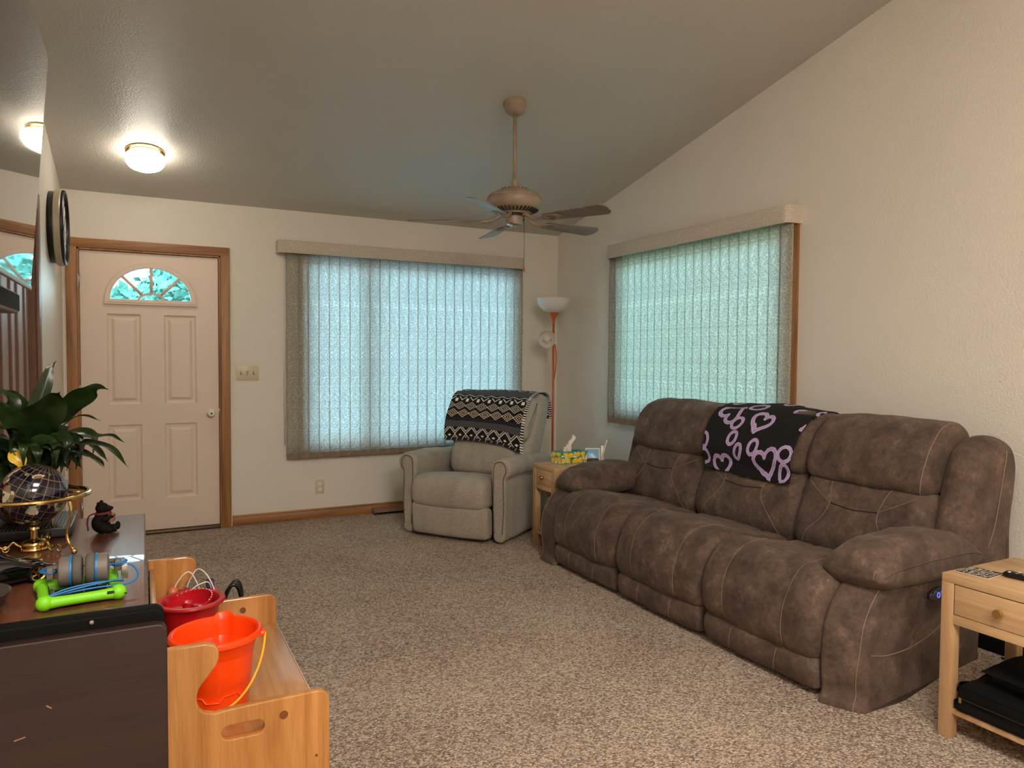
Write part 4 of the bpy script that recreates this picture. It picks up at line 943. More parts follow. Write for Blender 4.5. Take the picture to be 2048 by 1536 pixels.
ds = Thing('photo_display', 'small tilted white framed display behind the tissue box on the far table', 'display', (-.655, -1.62, .5755), math.radians(-28))
box('base', -.04, .04, -.03, .05, 0, .03, M['dark'], ds, .004)
def tilt_box(nm, a, b, c, d, e, f, mat, rx, par_):
    o = box(nm, a, b, c, d, e, f, mat, par_, .002); o.data.transform(Matrix.Translation((0, -.01, .02)) @ Matrix.Rotation(rx, 4, 'X')); return o
tilt_box('white_frame', -.052, .052, -.004, .004, 0, .085, M['white'], math.radians(-22), ds); tilt_box('blue_screen', -.043, .043, -.0055, -.003, .010, .076, plain('pale_blue_screen', '#7fb2d8', .25), math.radians(-22), ds)
v, f = tuber([Vector((.052, -.035, .0)), Vector((.095, -.03, .165))], .005, 8); link('stylus', mesh(v, f), M['white'], ds, True)
tilt_box('white_card', .055, .075, -.02, -.016, 0, .10, M['white'], math.radians(-8), ds)

# ================================================================== DRESSER AND END BOARD
dz = .75
dr_ = Thing('dresser', 'cherry stained low dresser with scratched glossy top by the left wall', 'dresser', (-3.72, -3.56, 0))
mt = M['mahog']
box('top', -.248, .238, -.552, .545, dz-.028, dz, mt, dr_, .005, 3)
mb = wood('cherry_stained_body', '#6b3e2a', '#3a2016', 1.5, 'z', .35, coat=.2)
box('body', -.24, .222, -.54, .53, .06, dz-.028, mb, dr_, .003)
box('plinth', -.23, .205, -.53, .52, 0, .06, mb, dr_, .002)
for zi, (za, zb) in enumerate(((.09, .29), (.305, .50), (.515, .705))):
    for (ya, yb) in ((-.52, -.01), (.01, .51)):
        d_ = box('drawer', .222, .236, ya, yb, za, zb, mb, dr_, .003)
pb = Thing('end_cabinet', 'dark brown board fronted cabinet with black rim at the dresser end', 'cabinet', (-3.71, -4.17, 0))
plate('black_rim', [rrect(-.255, .262, 0.0, .766, .022, 6, (1, 1, 0, 0))], .045, plain('black_rim', '#0b0a09', .75, spec=.15), pb, .004, 'xz', .025)
plate('brown_panel', [rrect(-.262, .266, .0, .742, .02, 6, (1, 1, 0, 0))], .030, M['dkbrown'], pb, .003, 'xz', -.014)
for (x_, z_, l_, a_) in ((-.065, .655, .028, .1), (.05, .606, .012, .7), (.0, .552, .02, -.2)):
    v, f = bxr(-l_/2, l_/2, -.0302, -.0290, -.0014, .0014, .0004, 1); v = [Matrix.Translation((x_, 0, z_)) @ Matrix.Rotation(a_, 4, 'Y') @ Vector(p_) for p_ in v]; link('chip', mesh(v, f), plain('bare_wood_chip', '#8d6a58', .8) if l_ == .028 else bpy.data.materials['bare_wood_chip'], pb, None)
lathe('screw_head', [(0, .003), (.004, .002), (.005, 0)], M['steel'], pb, T=Matrix.Translation((.125, -.001, .757)) @ Matrix.Rotation(PI/2, 4, 'X'), seg=12)

# ================================================================== PINE TOY BENCH
bx0 = -3.475
bn = Thing('toy_bench', 'varnished pine toy bench with scalloped end panels beside the dresser', 'bench', (bx0, -3.575, 0))
def S_panel():
    o = [(0, 0), (.420, 0), (.420, .412)]
    for k in range(1, 7): a = PI/2*k/6; o.append((.420-.030+.030*math.cos(a), .412+.030*math.sin(a)))
    o += [(.25, .441), (.17, .439)]
    o += [(p.x, p.y) for p in catmull([(.140, .436, 0), (.112, .446, 0), (.100, .470, 0), (.103, .500, 0), (.125, .530, 0), (.145, .558, 0), (.150, .582, 0), (.143, .603, 0), (.118, .613, 0)], 5)]
    o += [(0, .613)]
    return o
hole = rrect(.155, .255, .362, .396, .0168, 7)
for yy in (-.425, .425):
    e_ = plate('end_panel', [S_panel(), hole], .020, M['pine'], bn, .004, 'xz', yy)
    for (kx, kz, kr) in ((.303, .396, .011), (.385, .27, .004)):
        lathe('knot', [(0, .0008), (kr*.55, .0007), (kr, .0002), (kr*1.02, -.001)], plain('pine_knot', '#7a431c', .4) if 'pine_knot' not in bpy.data.materials else bpy.data.materials['pine_knot'], e_, T=Matrix.Translation((kx, yy-.0100, kz)) @ Matrix.Rotation(PI/2, 4, 'X'), seg=24)
sb = box('seat_board', .004, .418, -.415, .415, .312, .332, M['piney'], bn, .004, 3)
v, f = tuber(catmull([(.24, -.22, 0.3326), (.262, -.229, .3326), (.292, -.226, .3326), (.31, -.214, .3326), (.285, -.219, .3326), (.262, -.22, .3326), (.275, -.209, .3326), (.30, -.212, .3326)], 5), .0012, 5); link('knot_crack', mesh(v, f), M['dark'], sb, True)
box('seat_edge_strip', .4185, .4215, -.414, .414, .314, .331, plain('pale_edge', '#e3cdb2', .4), bn, .001)
box('back_board', .002, .020, -.415, .415, .332, .585, M['piney'], bn, .004)
box('front_board', .385, .403, -.415, .415, .05, .312, M['piney'], bn, .004)
box('bottom_board', .02, .385, -.415, .415, .04, .055, M['piney'], bn, .002)

# orange beach bucket
bk = Thing('toy_bucket', 'bright orange plastic beach bucket with yellow handle on the bench', 'bucket', (-3.312, -3.762, .3325), math.radians(8))
bs = []
zt_ = .225
prof_o = [(0, 0), (.070, 0), (.080, .004), (.084, .012), (.088, .06), (.0905, .085), (.092, .088), (.0945, .12), (.0985, .165), (.1005, .168), (.102, .180), (.1035, .183), (.1055, .200), (.115, .203), (.120, .206), (.122, .214), (.119, .221), (.113, .223), (.108, .219), (.104, .2), (.100, .17), (.091, .09), (.083, .02), (.078, .008), (0, .007)]
v, f = lath(prof_o, 72)
def spout(p):
    r = math.hypot(p.x, p.y); a = math.atan2(p.y, p.x); d = (a-1.15+PI) % (2*PI)-PI
    w_ = math.exp(-(d/.20)**6) if abs(d) < .4 else 0; t = max(0, min(1, (p.z-.06)/.16))
    return Vector((p.x+math.cos(a)*.016*w_*t*(1 if r > .05 else 0), p.y+math.sin(a)*.016*w_*t*(1 if r > .05 else 0), p.z+(.008*w_ if p.z > .19 else 0)))
v = [spout(p) for p in v]; v = [Vector((p.x, p.y, p.z)) for p in v]
me = mesh(v, f); bm = bmesh.new(); bm.from_mesh(me); bmesh.ops.remove_doubles(bm, verts=bm.verts, dist=1e-5); bmesh.ops.recalc_face_normals(bm, faces=bm.faces); bm.to_mesh(me); bm.free(); link('body', me, M['orange'], bk, 'auto')
for k in range(3):   # castle wall relief round the foot
    pass
rel = []
for k in range(60): a = 2*PI*k/60; rel.append(Vector((.0895*math.cos(a)*(1+.0), .0895*math.sin(a), .055+(.014 if (k//5) % 2 else 0))))
v, f = tuber(rel, .0022, 6, True); link('castle_relief', mesh(v, f), M['orange'], bk, True)
for a in (-.35, PI-.35):
    lathe('handle_lug', [(0, .012), (.008, .012), (.010, .009), (.010, 0)], M['orange'], bk, T=Matrix.Translation((.118*math.cos(a), .118*math.sin(a), .203)) @ Matrix.Rotation(a, 4, 'Z') @ Matrix.Rotation(PI/2, 4, 'Y'), seg=18)
hd = []
for k in range(31):
    a = PI*k/30; px_ = .130*math.cos(a); dn = math.sin(a); hd.append(Vector((px_*math.cos(-.35)-(-.118*dn)*math.sin(-.35)*1.0, px_*math.sin(-.35)+(-.118*dn)*math.cos(-.35), .205-.165*dn)))
v, f = tuber(hd, .0038, 8, flat=1.3); link('handle', mesh(v, f), M['yellow'], bk, True)
# red tub with cups inside
rb = Thing('red_tub', 'red plastic tub holding nested red cups on the bench', 'tub', (-3.352, -3.335, .3325))
lathe('body', [(0, 0), (.060, 0), (.068, .005), (.082, .14), (.088, .172), (.103, .174), (.106, .179), (.104, .185), (.089, .185), (.084, .180), (.075, .12), (.064, .01), (0, .008)], M['red'], rb, seg=56)
trd = plain('translucent_red', '#c01a24', .18, coat=.3)
tT = Matrix.Translation((.006, .0, .128)) @ Matrix.Rotation(math.radians(-13), 4, 'Y') @ Matrix.Rotation(math.radians(8), 4, 'X') @ Matrix.Scale(.92, 4)
lathe('inner_bowl', [(.030, 0), (.062, .004), (.076, .035), (.080, .060), (.076, .062), (.071, .036), (.058, .009), (.03, .006)], trd, rb, T=tT, seg=44)
for k in range(14): a = -.6+2.6*k/13; lathe('rim_stud', [(0, .004), (.002, .003), (.0025, 0)], plain('rim_stud', '#f0b8b4', .2) if k == 0 else bpy.data.materials['rim_stud'], rb, T=tT @ Matrix.Translation((.078*math.cos(a), .078*math.sin(a), .061)), seg=8)
for (x_, y_, z_) in ((-.042, -.030, .135), (-.016, -.040, .13), (.02, -.012, .135), (-.005, .02, .135), (.035, -.03, .135)):
    lathe('cup', [(0, .0), (.013, 0), (.017, .034), (.016, .036), (.0, .037)], trd, rb, c=(x_, y_, z_), seg=20)
# bead maze toy
bz = Thing('bead_maze', 'toy bead maze with white wires behind the red tub', 'toy', (-3.335, -3.197, .3325))
plate('base', [rrect(-.085, .085, -.030, .030, .025, 6)], .022, M['red'], bz, .004, 'xy', .0115)
for pts in ([(-.066, -.0, .02), (-.066, .0, .16), (-.045, .0, .215), (-.015, 0, .237), (.008, .0, .20), (.018, 0, .155), (.018, 0, .02)], [(-.02, .025, .02), (-.022, .025, .16), (-.005, .02, .215), (.015, .02, .238), (.040, .0, .222), (.062, -.02, .175), (.070, -.03, .12), (.072, -.03, .02)], [(-.04, -.02, .02), (-.03, -.02, .13), (-.01, -.015, .175), (.022, -.01, .194), (.052, .0, .185), (.06, .0, .1), (.06, .0, .02)]):
    tube('wire', pts, .0022, M['white'], bz, 8, False, 8)
def bead(c_, r_s, mat, nm='bead'): lathe(nm, [(0, r_s), (r_s*.6, r_s*.85), (r_s, 0), (r_s*.6, -r_s*.85), (0, -r_s)], mat, bz, c=c_, seg=20, smooth=True)
bo_ = plain('orange_bead', '#c9744a', .35); bead((-.066, 0, .172), .020, bo_)
for sx in (-.006, .006): lathe('bead_eye', [(0, .001), (.0018, 0)], M['dark'], bz, T=Matrix.Translation((-.068+sx, -.0195, .175)) @ Matrix.Rotation(PI/2, 4, 'X'), seg=10)
bead((-.040, -.01, .165), .018, M['red']); bead((-.022, .02, .165), .013, M['red'])
box('purple_cube', .040, .066, .0, .028, .165, .200, plain('purple_block', '#3d2c4e', .5), bz, .006); bead((.062, .005, .155), .018, plain('pink_bead', '#c2315c', .4)); bead((.075, -.028, .143), .014, plain('teal_bead', '#1b7f9c', .4))
# black bag handle behind the far end panel
bg_ = Thing('black_bag', 'black bag with looped handles standing behind the far bench end', 'bag', (-3.20, -3.00, 0))
q = Puff([(-.13, .0), (-.14, .1), (-.13, .24), (-.08, .30), (.08, .30), (.13, .24), (.14, .1), (.13, .0)], -.07, .07, .03, lambda a, y, z: Vector((a, y, z)), n=10, amp=.01, freq=8); q.build('bag_body', M['blackmat'], bg_)
for k in range(3):
    yy = -.035+.022*k; tube('handle', [(-.035+.006*k, yy, .28), (-.030+.006*k, yy, .38), (-.006+.007*k, yy, .445), (.020+.006*k, yy, .452), (.036+.004*k, yy, .40), (.034+.004*k, yy, .28)], .007, M['black'], bg_, 8)

# ================================================================== LEFT WALL: TELEVISION, SOUNDBAR, CLOCK
tv = Thing('television', 'large black flat television tilted down from the left wall', 'television', (-3.7735, -3.765, 1.90))
Tv = Matrix.Rotation(math.radians(4.5), 4, 'Y')
def tvb(nm, a, b, c, d, e, f, mat, p_, bev=.002):
    o = box(nm, a, b, c, d, e, f, mat, p_, bev); o.data.transform(Tv); return o
tvh, tvl = .376, .665
tvb('back_case', -.055, -.006, -tvl+.04, tvl-.04, -tvh+.04, tvh-.04, M['black'], tv, .01)
tvb('chassis', -.012, -.001, -tvl, tvl, -tvh, tvh, M['black'], tv, .003)
t = NT('glossy_screen'); t.P(col=(.004, .004, .005, 1), rough=.045, spec=1.0, coat=1.0); t.b.inputs['Coat Roughness'].default_value = .02
scm = t.m
tvb('screen', -.0015, .0008, -tvl+.012, tvl-.012, -tvh+.010, tvh-.005, scm, tv, 0)
tvb('bottom_trim', -.008, .0025, -tvl+.002, tvl-.002, -tvh-.004, -tvh+.010, M['steel'], tv, .002)
boxes('wall_bracket', [(-.20, -.175, -.22, .22, -.12, .12), (-.18, -.05, -.10, -.06, -.03, .03), (-.18, -.05, .06, .10, -.03, .03)], M['dark'], tv, .003)
sbr = Thing('soundbar', 'grey soundbar on the left wall below the television', 'speaker', (-3.905, -3.42, 1.485))
box('bar_body', -.065, .055, -.45, .45, -.035, .035, plain('slate_grey_plastic', '#49565c', .35), sbr, .012, 4)
box('speaker_grille', .0545, .0575, -.43, .43, -.026, .026, plain('grille_cloth', '#20262a', .8, bump=.001, bscale=900), sbr, .002)
ck = Thing('wall_clock', 'round wall clock with thick black and cream rim on the left wall', 'clock', (XL, -.68, 2.085))
Ck = Matrix.Rotation(PI/2, 4, 'Y')
lathe('back_drum', [(0, 0), (.212, 0), (.215, .004), (.215, .034), (.2, .036)], M['black'], ck, T=Ck, seg=72)
lathe('cream_rim', [(.20, .032), (.226, .032), (.231, .038), (.231, .062), (.226, .068), (.2, .068)], plain('cream_rim', '#a89c86', .35), ck, T=Ck, seg=72)
lathe('black_bezel', [(.222, .066), (.226, .070), (.226, .080), (.218, .086), (.208, .084), (.204, .07), (.204, .06)], M['black'], ck, T=Ck, seg=72)
fc = lathe('clock_face', [(0, .066), (.206, .066), (.206, .06)], plain('clock_face_white', '#e8e2d6', .4), ck, T=Ck, seg=72)
for k in range(12):
    a = 2*PI*k/12; v, f = bxr(.165, .19, -.003, .003, .066, .068); R = Ck @ Matrix.Rotation(a, 4, 'Z'); link('hour_mark', mesh([R @ p for p in v], f), M['black'], fc, None)
for a, L_ in ((.6, .10), (2.3, .15)): v, f = bxr(-.02, L_, -.003, .003, .070, .072); R = Ck @ Matrix.Rotation(a, 4, 'Z'); link('clock_hand', mesh([R @ p for p in v], f), M['black'], ck, None)

# ================================================================== ON THE DRESSER
mbx = Thing('media_player', 'low black media player with ribbed grey top under the plant pot', 'media player', (-3.82, -3.18, dz+.0005))
box('case', -.125, .135, -.125, .135, .004, .034, M['black'], mbx, .004)
for k in range(26): box('rib', -.120+k*.0098, -.1145+k*.0098, -.12, .13, .0335, .037, plain('rib_grey', '#5c5a58', .4) if k == 0 else bpy.data.materials['rib_grey'], mbx, .0)
for a in (-.1, .1):
    for b in (-.1, .1): box('foot', a-.01, a+.01, b-.01, b+.01, 0, .004, M['dark'], mbx, 0)
pl_ = Thing('potted_plant', 'peace lily with long dark leaves in a pale bowl pot', 'plant', (-3.815, -3.17, dz+.038))
lathe('pot', [(0, 0), (.05, 0), (.06, .004), (.085, .03), (.105, .065), (.112, .095), (.114, .115), (.108, .115), (.100, .07), (.08, .03), (0, .02)], plain('pale_ceramic', '#8f857c', .35), pl_, seg=56)
lathe('soil', [(0, .096), (.05, .1), (.107, .094)], plain('dark_soil', '#2a1d14', .95, bump=.004, bscale=90), pl_, seg=30)
def leaf_mat(nm, a, b):
    t = NT(nm); t.P(rough=.28, spec=.5); n1 = t.n('TexNoise', {'Scale': 18, 'Detail': 3}); t.l(t.coord(), n1.inputs[0]); t.l(t.ramp(n1, [(.35, a), (.7, b)]), t.b.inputs['Base Color']); return t.m
lgm = leaf_mat('dark_green_leaf', '#16240f', '#2b3f1b'); stm = plain('leaf_stalk', '#31451f', .5); ylm = leaf_mat('yellow_leaf', '#c99a16', '#e3bd2a')
LEAVES = [
 (0.042,'v',[(-3.818, -3.15, 1.002), (-3.81, -3.14, 1.057), (-3.794, -3.13, 1.128), (-3.77, -3.12, 1.207), (-3.756, -3.11, 1.264), (-3.737, -3.1, 1.293)]),
 (0.095,'v',[(-3.807, -3.15, 1.01), (-3.799, -3.19, 1.053), (-3.777, -3.23, 1.095), (-3.746, -3.27, 1.141), (-3.72, -3.31, 1.184), (-3.706, -3.35, 1.205)]),
 (0.052,'v',[(-3.752, -3.15, 1.087), (-3.715, -3.18, 1.129), (-3.678, -3.21, 1.162), (-3.641, -3.24, 1.19), (-3.612, -3.27, 1.21), (-3.582, -3.3, 1.206)]),
 (0.02,'h',[(-3.774, -3.15, 1.024), (-3.736, -3.18, 1.061), (-3.699, -3.21, 1.097), (-3.67, -3.24, 1.119), (-3.636, -3.27, 1.12), (-3.602, -3.3, 1.108)]),
 (0.034,'h',[(-3.753, -3.15, 1.039), (-3.708, -3.19, 1.06), (-3.664, -3.23, 1.07), (-3.621, -3.27, 1.057), (-3.575, -3.31, 1.06), (-3.537, -3.35, 1.044)]),
 (0.03,'h',[(-3.767, -3.15, 1.007), (-3.707, -3.21, 1.035), (-3.648, -3.27, 1.037), (-3.598, -3.33, 1.035), (-3.556, -3.39, 1.012), (-3.526, -3.45, 0.976)]),
 (0.024,'h',[(-3.76, -3.15, 0.999), (-3.709, -3.19, 1.009), (-3.665, -3.23, 1.007), (-3.629, -3.27, 0.991), (-3.602, -3.31, 0.974), (-3.594, -3.35, 0.965)]),
 (0.02,'h',[(-3.684, -3.15, 1.036), (-3.646, -3.188, 1.035), (-3.624, -3.225, 1.017), (-3.601, -3.262, 0.996), (-3.585, -3.3, 0.978)]),
 (0.03,'h',[(-3.809, -3.15, 0.913), (-3.769, -3.2, 0.958), (-3.738, -3.25, 0.977), (-3.707, -3.3, 0.976), (-3.682, -3.35, 0.966)]),
 (0.06,'v',[(-3.781, -3.15, 1.0), (-3.756, -3.188, 1.027), (-3.726, -3.225, 1.049), (-3.703, -3.262, 1.036), (-3.705, -3.3, 1.003)]),
 (0.04,'v',[(-3.827, -3.15, 1.011), (-3.837, -3.175, 1.061), (-3.852, -3.2, 1.111), (-3.867, -3.225, 1.152), (-3.884, -3.25, 1.176)]),
 (0.034,'h',[(-3.82, -3.15, 1.026), (-3.84, -3.2, 1.072), (-3.858, -3.25, 1.092), (-3.882, -3.3, 1.087)]),
 (0.04,'h',[(-3.833, -3.15, 1.043), (-3.851, -3.162, 1.108), (-3.854, -3.175, 1.172), (-3.872, -3.188, 1.196), (-3.895, -3.2, 1.189)]),
 (0.036,'v',[(-3.807, -3.15, 1.026), (-3.824, -3.112, 1.087), (-3.835, -3.075, 1.141), (-3.859, -3.038, 1.18), (-3.888, -3.0, 1.199)]),
 (0.045,'v',[(-3.774, -3.15, 1.024), (-3.756, -3.117, 1.052), (-3.731, -3.083, 1.061), (-3.705, -3.05, 1.074)]),
 (0.045,'h',[(-3.794, -3.15, 0.993), (-3.761, -3.212, 0.991), (-3.728, -3.275, 1.012), (-3.696, -3.338, 1.036), (-3.679, -3.4, 1.032)]),
 (0.05,'v',[(-3.848, -3.15, 0.972), (-3.86, -3.2, 1.01), (-3.871, -3.25, 1.04), (-3.888, -3.3, 1.054)]),
 (0.045,'v',[(-3.835, -3.15, 0.947), (-3.852, -3.217, 0.942), (-3.862, -3.283, 0.93), (-3.871, -3.35, 0.912)]),
 (0.04,'v',[(-3.788, -3.15, 0.976), (-3.752, -3.167, 1.009), (-3.716, -3.183, 1.025), (-3.68, -3.2, 1.054)]),
 (0.035,'h',[(-3.767, -3.15, 0.991), (-3.725, -3.167, 0.999), (-3.689, -3.183, 0.983), (-3.661, -3.2, 0.948)]),
 (0.05,'v',[(-3.815, -3.15, 0.962), (-3.819, -3.217, 1.01), (-3.819, -3.283, 1.056), (-3.826, -3.35, 1.093)]),
 (0.05,'v',[(-3.794, -3.15, 1.009), (-3.788, -3.133, 1.055), (-3.81, -3.117, 1.103), (-3.832, -3.1, 1.135)]),
]

rl = random.Random(11); po = Vector((-3.815, -3.17, dz+.038))
def make_leaf(wd, kind, pts, mat, wob=1.0, stem=True):
    P = catmull([Vector(p)-po for p in pts], 7); n = len(P); m = 8; vs, fs = [], []
    view = Vector((.25, -1, .25)).normalized()
    ph = rl.uniform(0, 6)
    for i, p in enumerate(P):
        t = i/(n-1); tg = (P[min(i+1, n-1)]-P[max(i-1, 0)]).normalized()
        nr = view if kind == 'v' else (view*.62+Vector((0, 0, .85))).normalized()
        sd = tg.cross(nr); sd = sd.normalized() if sd.length > 1e-6 else Vector((1, 0, 0)); nn = sd.cross(tg).normalized()
        w_ = wd*(math.sin(PI*min(1, t*1.02)**.72)**.8 if 0 < t < .985 else .02)*(1-.35*max(0, t-.75)*4*.9)
        w_ = max(w_, .0012)
        for k in range(m+1):
            a = (k/m-.5)*2; wav = wob*.10*wd*math.sin(t*17+ph+(1.3 if a > 0 else 0))*abs(a)**1.5
            vs.append(p+sd*(a*w_*(1+.10*wob*math.sin(t*13+ph+a*2)))+nn*(wav+.22*w_*abs(a)))
    for i in range(n-1):
        for k in range(m): b = i*(m+1)+k; fs.append((b, b+1, b+m+2, b+m+1))
    o = link('leaf', mesh(vs, fs), mat, pl_, True)
    if stem:
        c0 = Vector((rl.uniform(-.04, .04), rl.uniform(-.03, .03), .095)); md = (c0+P[0])*.5+Vector((rl.uniform(-.006, .006), 0, .02))
        v, f = tuber(catmull([c0, md, P[0], P[min(6, n-1)]], 5), .0026, 6, rfn=lambda q: 1.2-.6*q); link('leaf_stalk', mesh(v, f), stm, pl_, True)
    return o
for wd, kd, pts in LEAVES: make_leaf(wd*.62, kd, pts, lgm)
o = make_leaf(.022, 'v', [(-3.838, -3.28, 1.026), (-3.826, -3.29, 1.008), (-3.815, -3.295, .99), (-3.812, -3.295, .965)], ylm, .3); o['label'] = 'yellowed leaf'
for k in range(26):   # inner leaves filling the crown
    a = rl.uniform(-PI, .6); b_ = Vector((-3.815+rl.uniform(-.03, .03), -3.17+rl.uniform(-.02, .02), .90+rl.uniform(0, .05))); L_ = rl.uniform(.10, .17); up_ = rl.uniform(.25, 1.3)
    d = Vector((math.cos(a)*.8, math.sin(a)*.5, up_)).normalized(); e = b_+d*L_
    pts = [b_, b_+d*L_*.5, e, e+Vector((d.x, d.y, -.1)).normalized()*L_*.35, e+Vector((d.x, d.y, -1.1)).normalized()*L_*.6]
    pts = [Vector((max(-3.95, p.x), p.y, p.z)) for p in pts]
    make_leaf(rl.uniform(.016, .026), rl.choice('vh'), pts, lgm)

# gemstone globe on brass stand
gb = Thing('globe', 'dark blue gemstone globe in a polished brass tripod stand', 'globe', (-3.770, -3.42, dz+.0005))
gR, gz = .088, .160
nu, nv = 440, 220; vs = []; cl = []
tl = Matrix.Rotation(math.radians(23), 4, 'Y') @ Matrix.Rotation(math.radians(200), 4, 'Z')
navy, gold_, lands = lin('#0f0c26'), lin('#b09a58'), [lin(h) for h in ('#8f9c7c', '#c9b199', '#7a6a4a', '#d8c3b0', '#8c4a3a', '#b9b39a')]
for j in range(nv+1):
    ph = PI*j/nv
    for i in range(nu):
        th_ = 2*PI*i/nu; p = Vector((math.sin(ph)*math.cos(th_), math.sin(ph)*math.sin(th_), math.cos(ph))); vs.append(tl @ (p*gR)+Vector((0, 0, gz)))
        h = noise.noise(p*1.7+Vector((3.1, 1.2, .4)))+.5*noise.noise(p*4.1)+.2*noise.noise(p*9)
        c = navy
        if h > .27: c = lands[int((noise.cell(p*5)*.5+.5)*5.99) % 6]
        elif (math.degrees(th_) % 15) < .9/max(.25, math.sin(ph)) or (math.degrees(ph) % 15) < .9: c = gold_*.42
        cl.append(c)
fs = [(j*nu+i, j*nu+(i+1) % nu, (j+1)*nu+(i+1) % nu, (j+1)*nu+i) for j in range(nv) for i in range(nu)]
me = mesh(vs, fs); setcol(me, np.array(cl)); link('ball', me, vcol('inlaid_gemstone', .12, 0, 0, 1, 0, .6), gb, True)
ringP = [(.132, .158), (.134, .163), (.140, .165), (.146, .163), (.148, .158), (.146, .153), (.140, .151), (.134, .153), (.132, .158)]
lathe('horizon_ring', ringP, M['brass'], gb, seg=96)
v, f = tuber([Vector((-.134, 0, .158)), Vector((-.086, 0, .160))], .003, 8); link('axis_pin', mesh(v, f), M['brass'], gb, True)
v, f = tuber([Vector((.134, 0, .158)), Vector((.086, 0, .160))], .003, 8); link('axis_pin', mesh(v, f), M['brass'], gb, True)
lathe('stem', [(0, .066), (.012, .066), (.014, .060), (.010, .056), (.0095, .034), (.014, .030), (.026, .028), (.032, .022), (.033, .018), (.028, .016), (.028, .011), (.036, .009), (.038, .004), (.036, 0), (0, 0)], M['brass'], gb, seg=44)
for k, a in enumerate((-.80, 1.30, 3.40)):
    R = Matrix.Rotation(a, 4, 'Z'); P = [R @ Vector(p) for p in ((.140, 0, .150), (.146, 0, .120), (.136, 0, .085), (.128, 0, .060), (.134, 0, .035), (.152, 0, .014))]
    v, f = tuber(catmull(P, 8), .0062, 10, rfn=lambda q: 1.15-.35*math.sin(PI*q)+.25*(q > .9), flat=.75); lg = link('leg', mesh(v, f), M['brass'], gb, True)
    lathe('ball_foot', [(0, .019), (.0065, .016), (.0095, .0095), (.0065, .003), (0, 0)], M['brass'], lg, c=tuple(R @ Vector((.154, 0, 0))), seg=20, smooth=True)
    # scrolled brace from the base to the leg
    Q = [R @ Vector(p) for p in ((.030, 0, .012), (.042, 0, .020), (.050, 0, .028), (.060, 0, .018), (.072, 0, .012), (.082, 0, .020), (.094, 0, .024), (.108, 0, .016), (.120, 0, .020), (.131, 0, .034))]
    v, f = tuber(catmull(Q, 5), .0036, 8); br = link('scroll_brace', mesh(v, f), M['brass'], gb, True)
    for rr in (.068, .098):
        lp_ = [R @ Vector((rr+.008*math.cos(b), 0, .011+.008*math.sin(b))) for b in [2*PI*q/14 for q in range(14)]]; v, f = tuber(lp_, .0024, 6, True); link('scroll_loop', mesh(v, f), M['brass'], br, True)

# resin bear figurine
be = Thing('bear_figurine', 'small dark sitting bear figurine with red scarf on the dresser', 'figurine', (-3.604, -3.272, dz), math.radians(-12))
bd = plain('dark_bear_fur', '#0b0807', .8, spec=.2, bump=.002, bscale=260)
blob('body', [((-.004, 0, .030), (.027, .026, .031)), ((-.002, 0, .052), (.019, .020, .020)), ((.0, 0, .078), (.0195, .020, .018)), ((.018, 0, .076), (.012, .010, .0095)), ((.028, 0, .078), (.005, .006, .005)), ((-.006, .016, .095), (.0065, .004, .0065)), ((-.006, -.016, .095), (.0065, .004, .0065)),
     ((.018, .016, .012), (.026, .011, .011)), ((.018, -.016, .012), (.026, .011, .011)), ((.040, .018, .017), (.008, .009, .014)), ((.040, -.018, .017), (.008, .009, .014)), ((.014, .020, .046), (.016, .008, .008), (0, -.4, 0)), ((.014, -.020, .046), (.016, .008, .008), (0, -.4, 0)), ((.028, -.010, .052), (.008, .008, .007)), ((.028, .010, .052), (.008, .008, .007))], bd, be, .0022)
rdm = plain('red_scarf', '#5a1c1e', .8)
v, f = tuber([Vector((.002+.020*math.cos(a), .020*math.sin(a), .062+.002*math.cos(a))) for a in [2*PI*k/24 for k in range(24)]], .0045, 8, True); sf_ = link('scarf', mesh(v, f), rdm, be, True)
v, f = tuber(catmull([(-.016, -.006, .064), (-.034, -.010, .056), (-.040, -.010, .036), (-.038, -.010, .010)], 6), .005, 8, flat=.5); link('scarf_tail', mesh(v, f), rdm, sf_, True)
box('held_book', .022, .034, -.014, .014, .034, .058, plain('brown_book', '#8d5a33', .6), be, .002); box('book_cover', .020, .024, -.016, .016, .034, .062, rdm, be, .001)
for sy in (-.0075, .0075): lathe('eye', [(0, .002), (.002, .001), (.0022, 0)], M['black'], be, T=Matrix.Translation((.0185, sy, .084)) @ Matrix.Rotation(PI/2, 4, 'Y'), seg=10)

# black model car with gold wheels
cr = Thing('model_car', 'glossy black model sports car with gold wheels by the globe stand', 'toy car', (-3.816, -3.775, dz+.0005), math.radians(28)); cr.o.scale = (1.22, 1.22, 1.22)
cp_m = plain('glossy_black_paint', '#060607', .08, coat=1.0)
cprof = [(-.105, .014), (-.108, .028), (-.100, .036), (-.070, .040), (-.045, .050), (-.020, .058), (.010, .058), (.035, .048), (.058, .038), (.088, .032), (.104, .024), (.106, .014), (.08, .009), (-.08, .009)]
def cwf(u, z, y): return y*(1-.30*max(0, (z-.036)/.022))*(1-.15*max(0, (abs(u)-.08)/.028))
q = Puff(cprof, -.045, .045, .008, lambda a, y, z: Vector((a, y, z)), n=12, wf=cwf); cb = q.build('car_body', cp_m, cr)
wn = plain('smoked_window', '#2b3036', .05, coat=1.0)
for sg in (-1, 1):
    vs = [(.030, .0345*sg, .0485), (.005, .0325*sg, .0555), (-.022, .0325*sg, .0553), (-.045, .0355*sg, .0485)]; v2 = [(a, b+.0009*sg, c) for a, b, c in vs]
    link('side_window', mesh(vs+v2, [(0, 1, 2, 3), (4, 5, 6, 7), (0, 1, 5, 4), (1, 2, 6, 5), (2, 3, 7, 6), (3, 0, 4, 7)]), wn, cr, None)
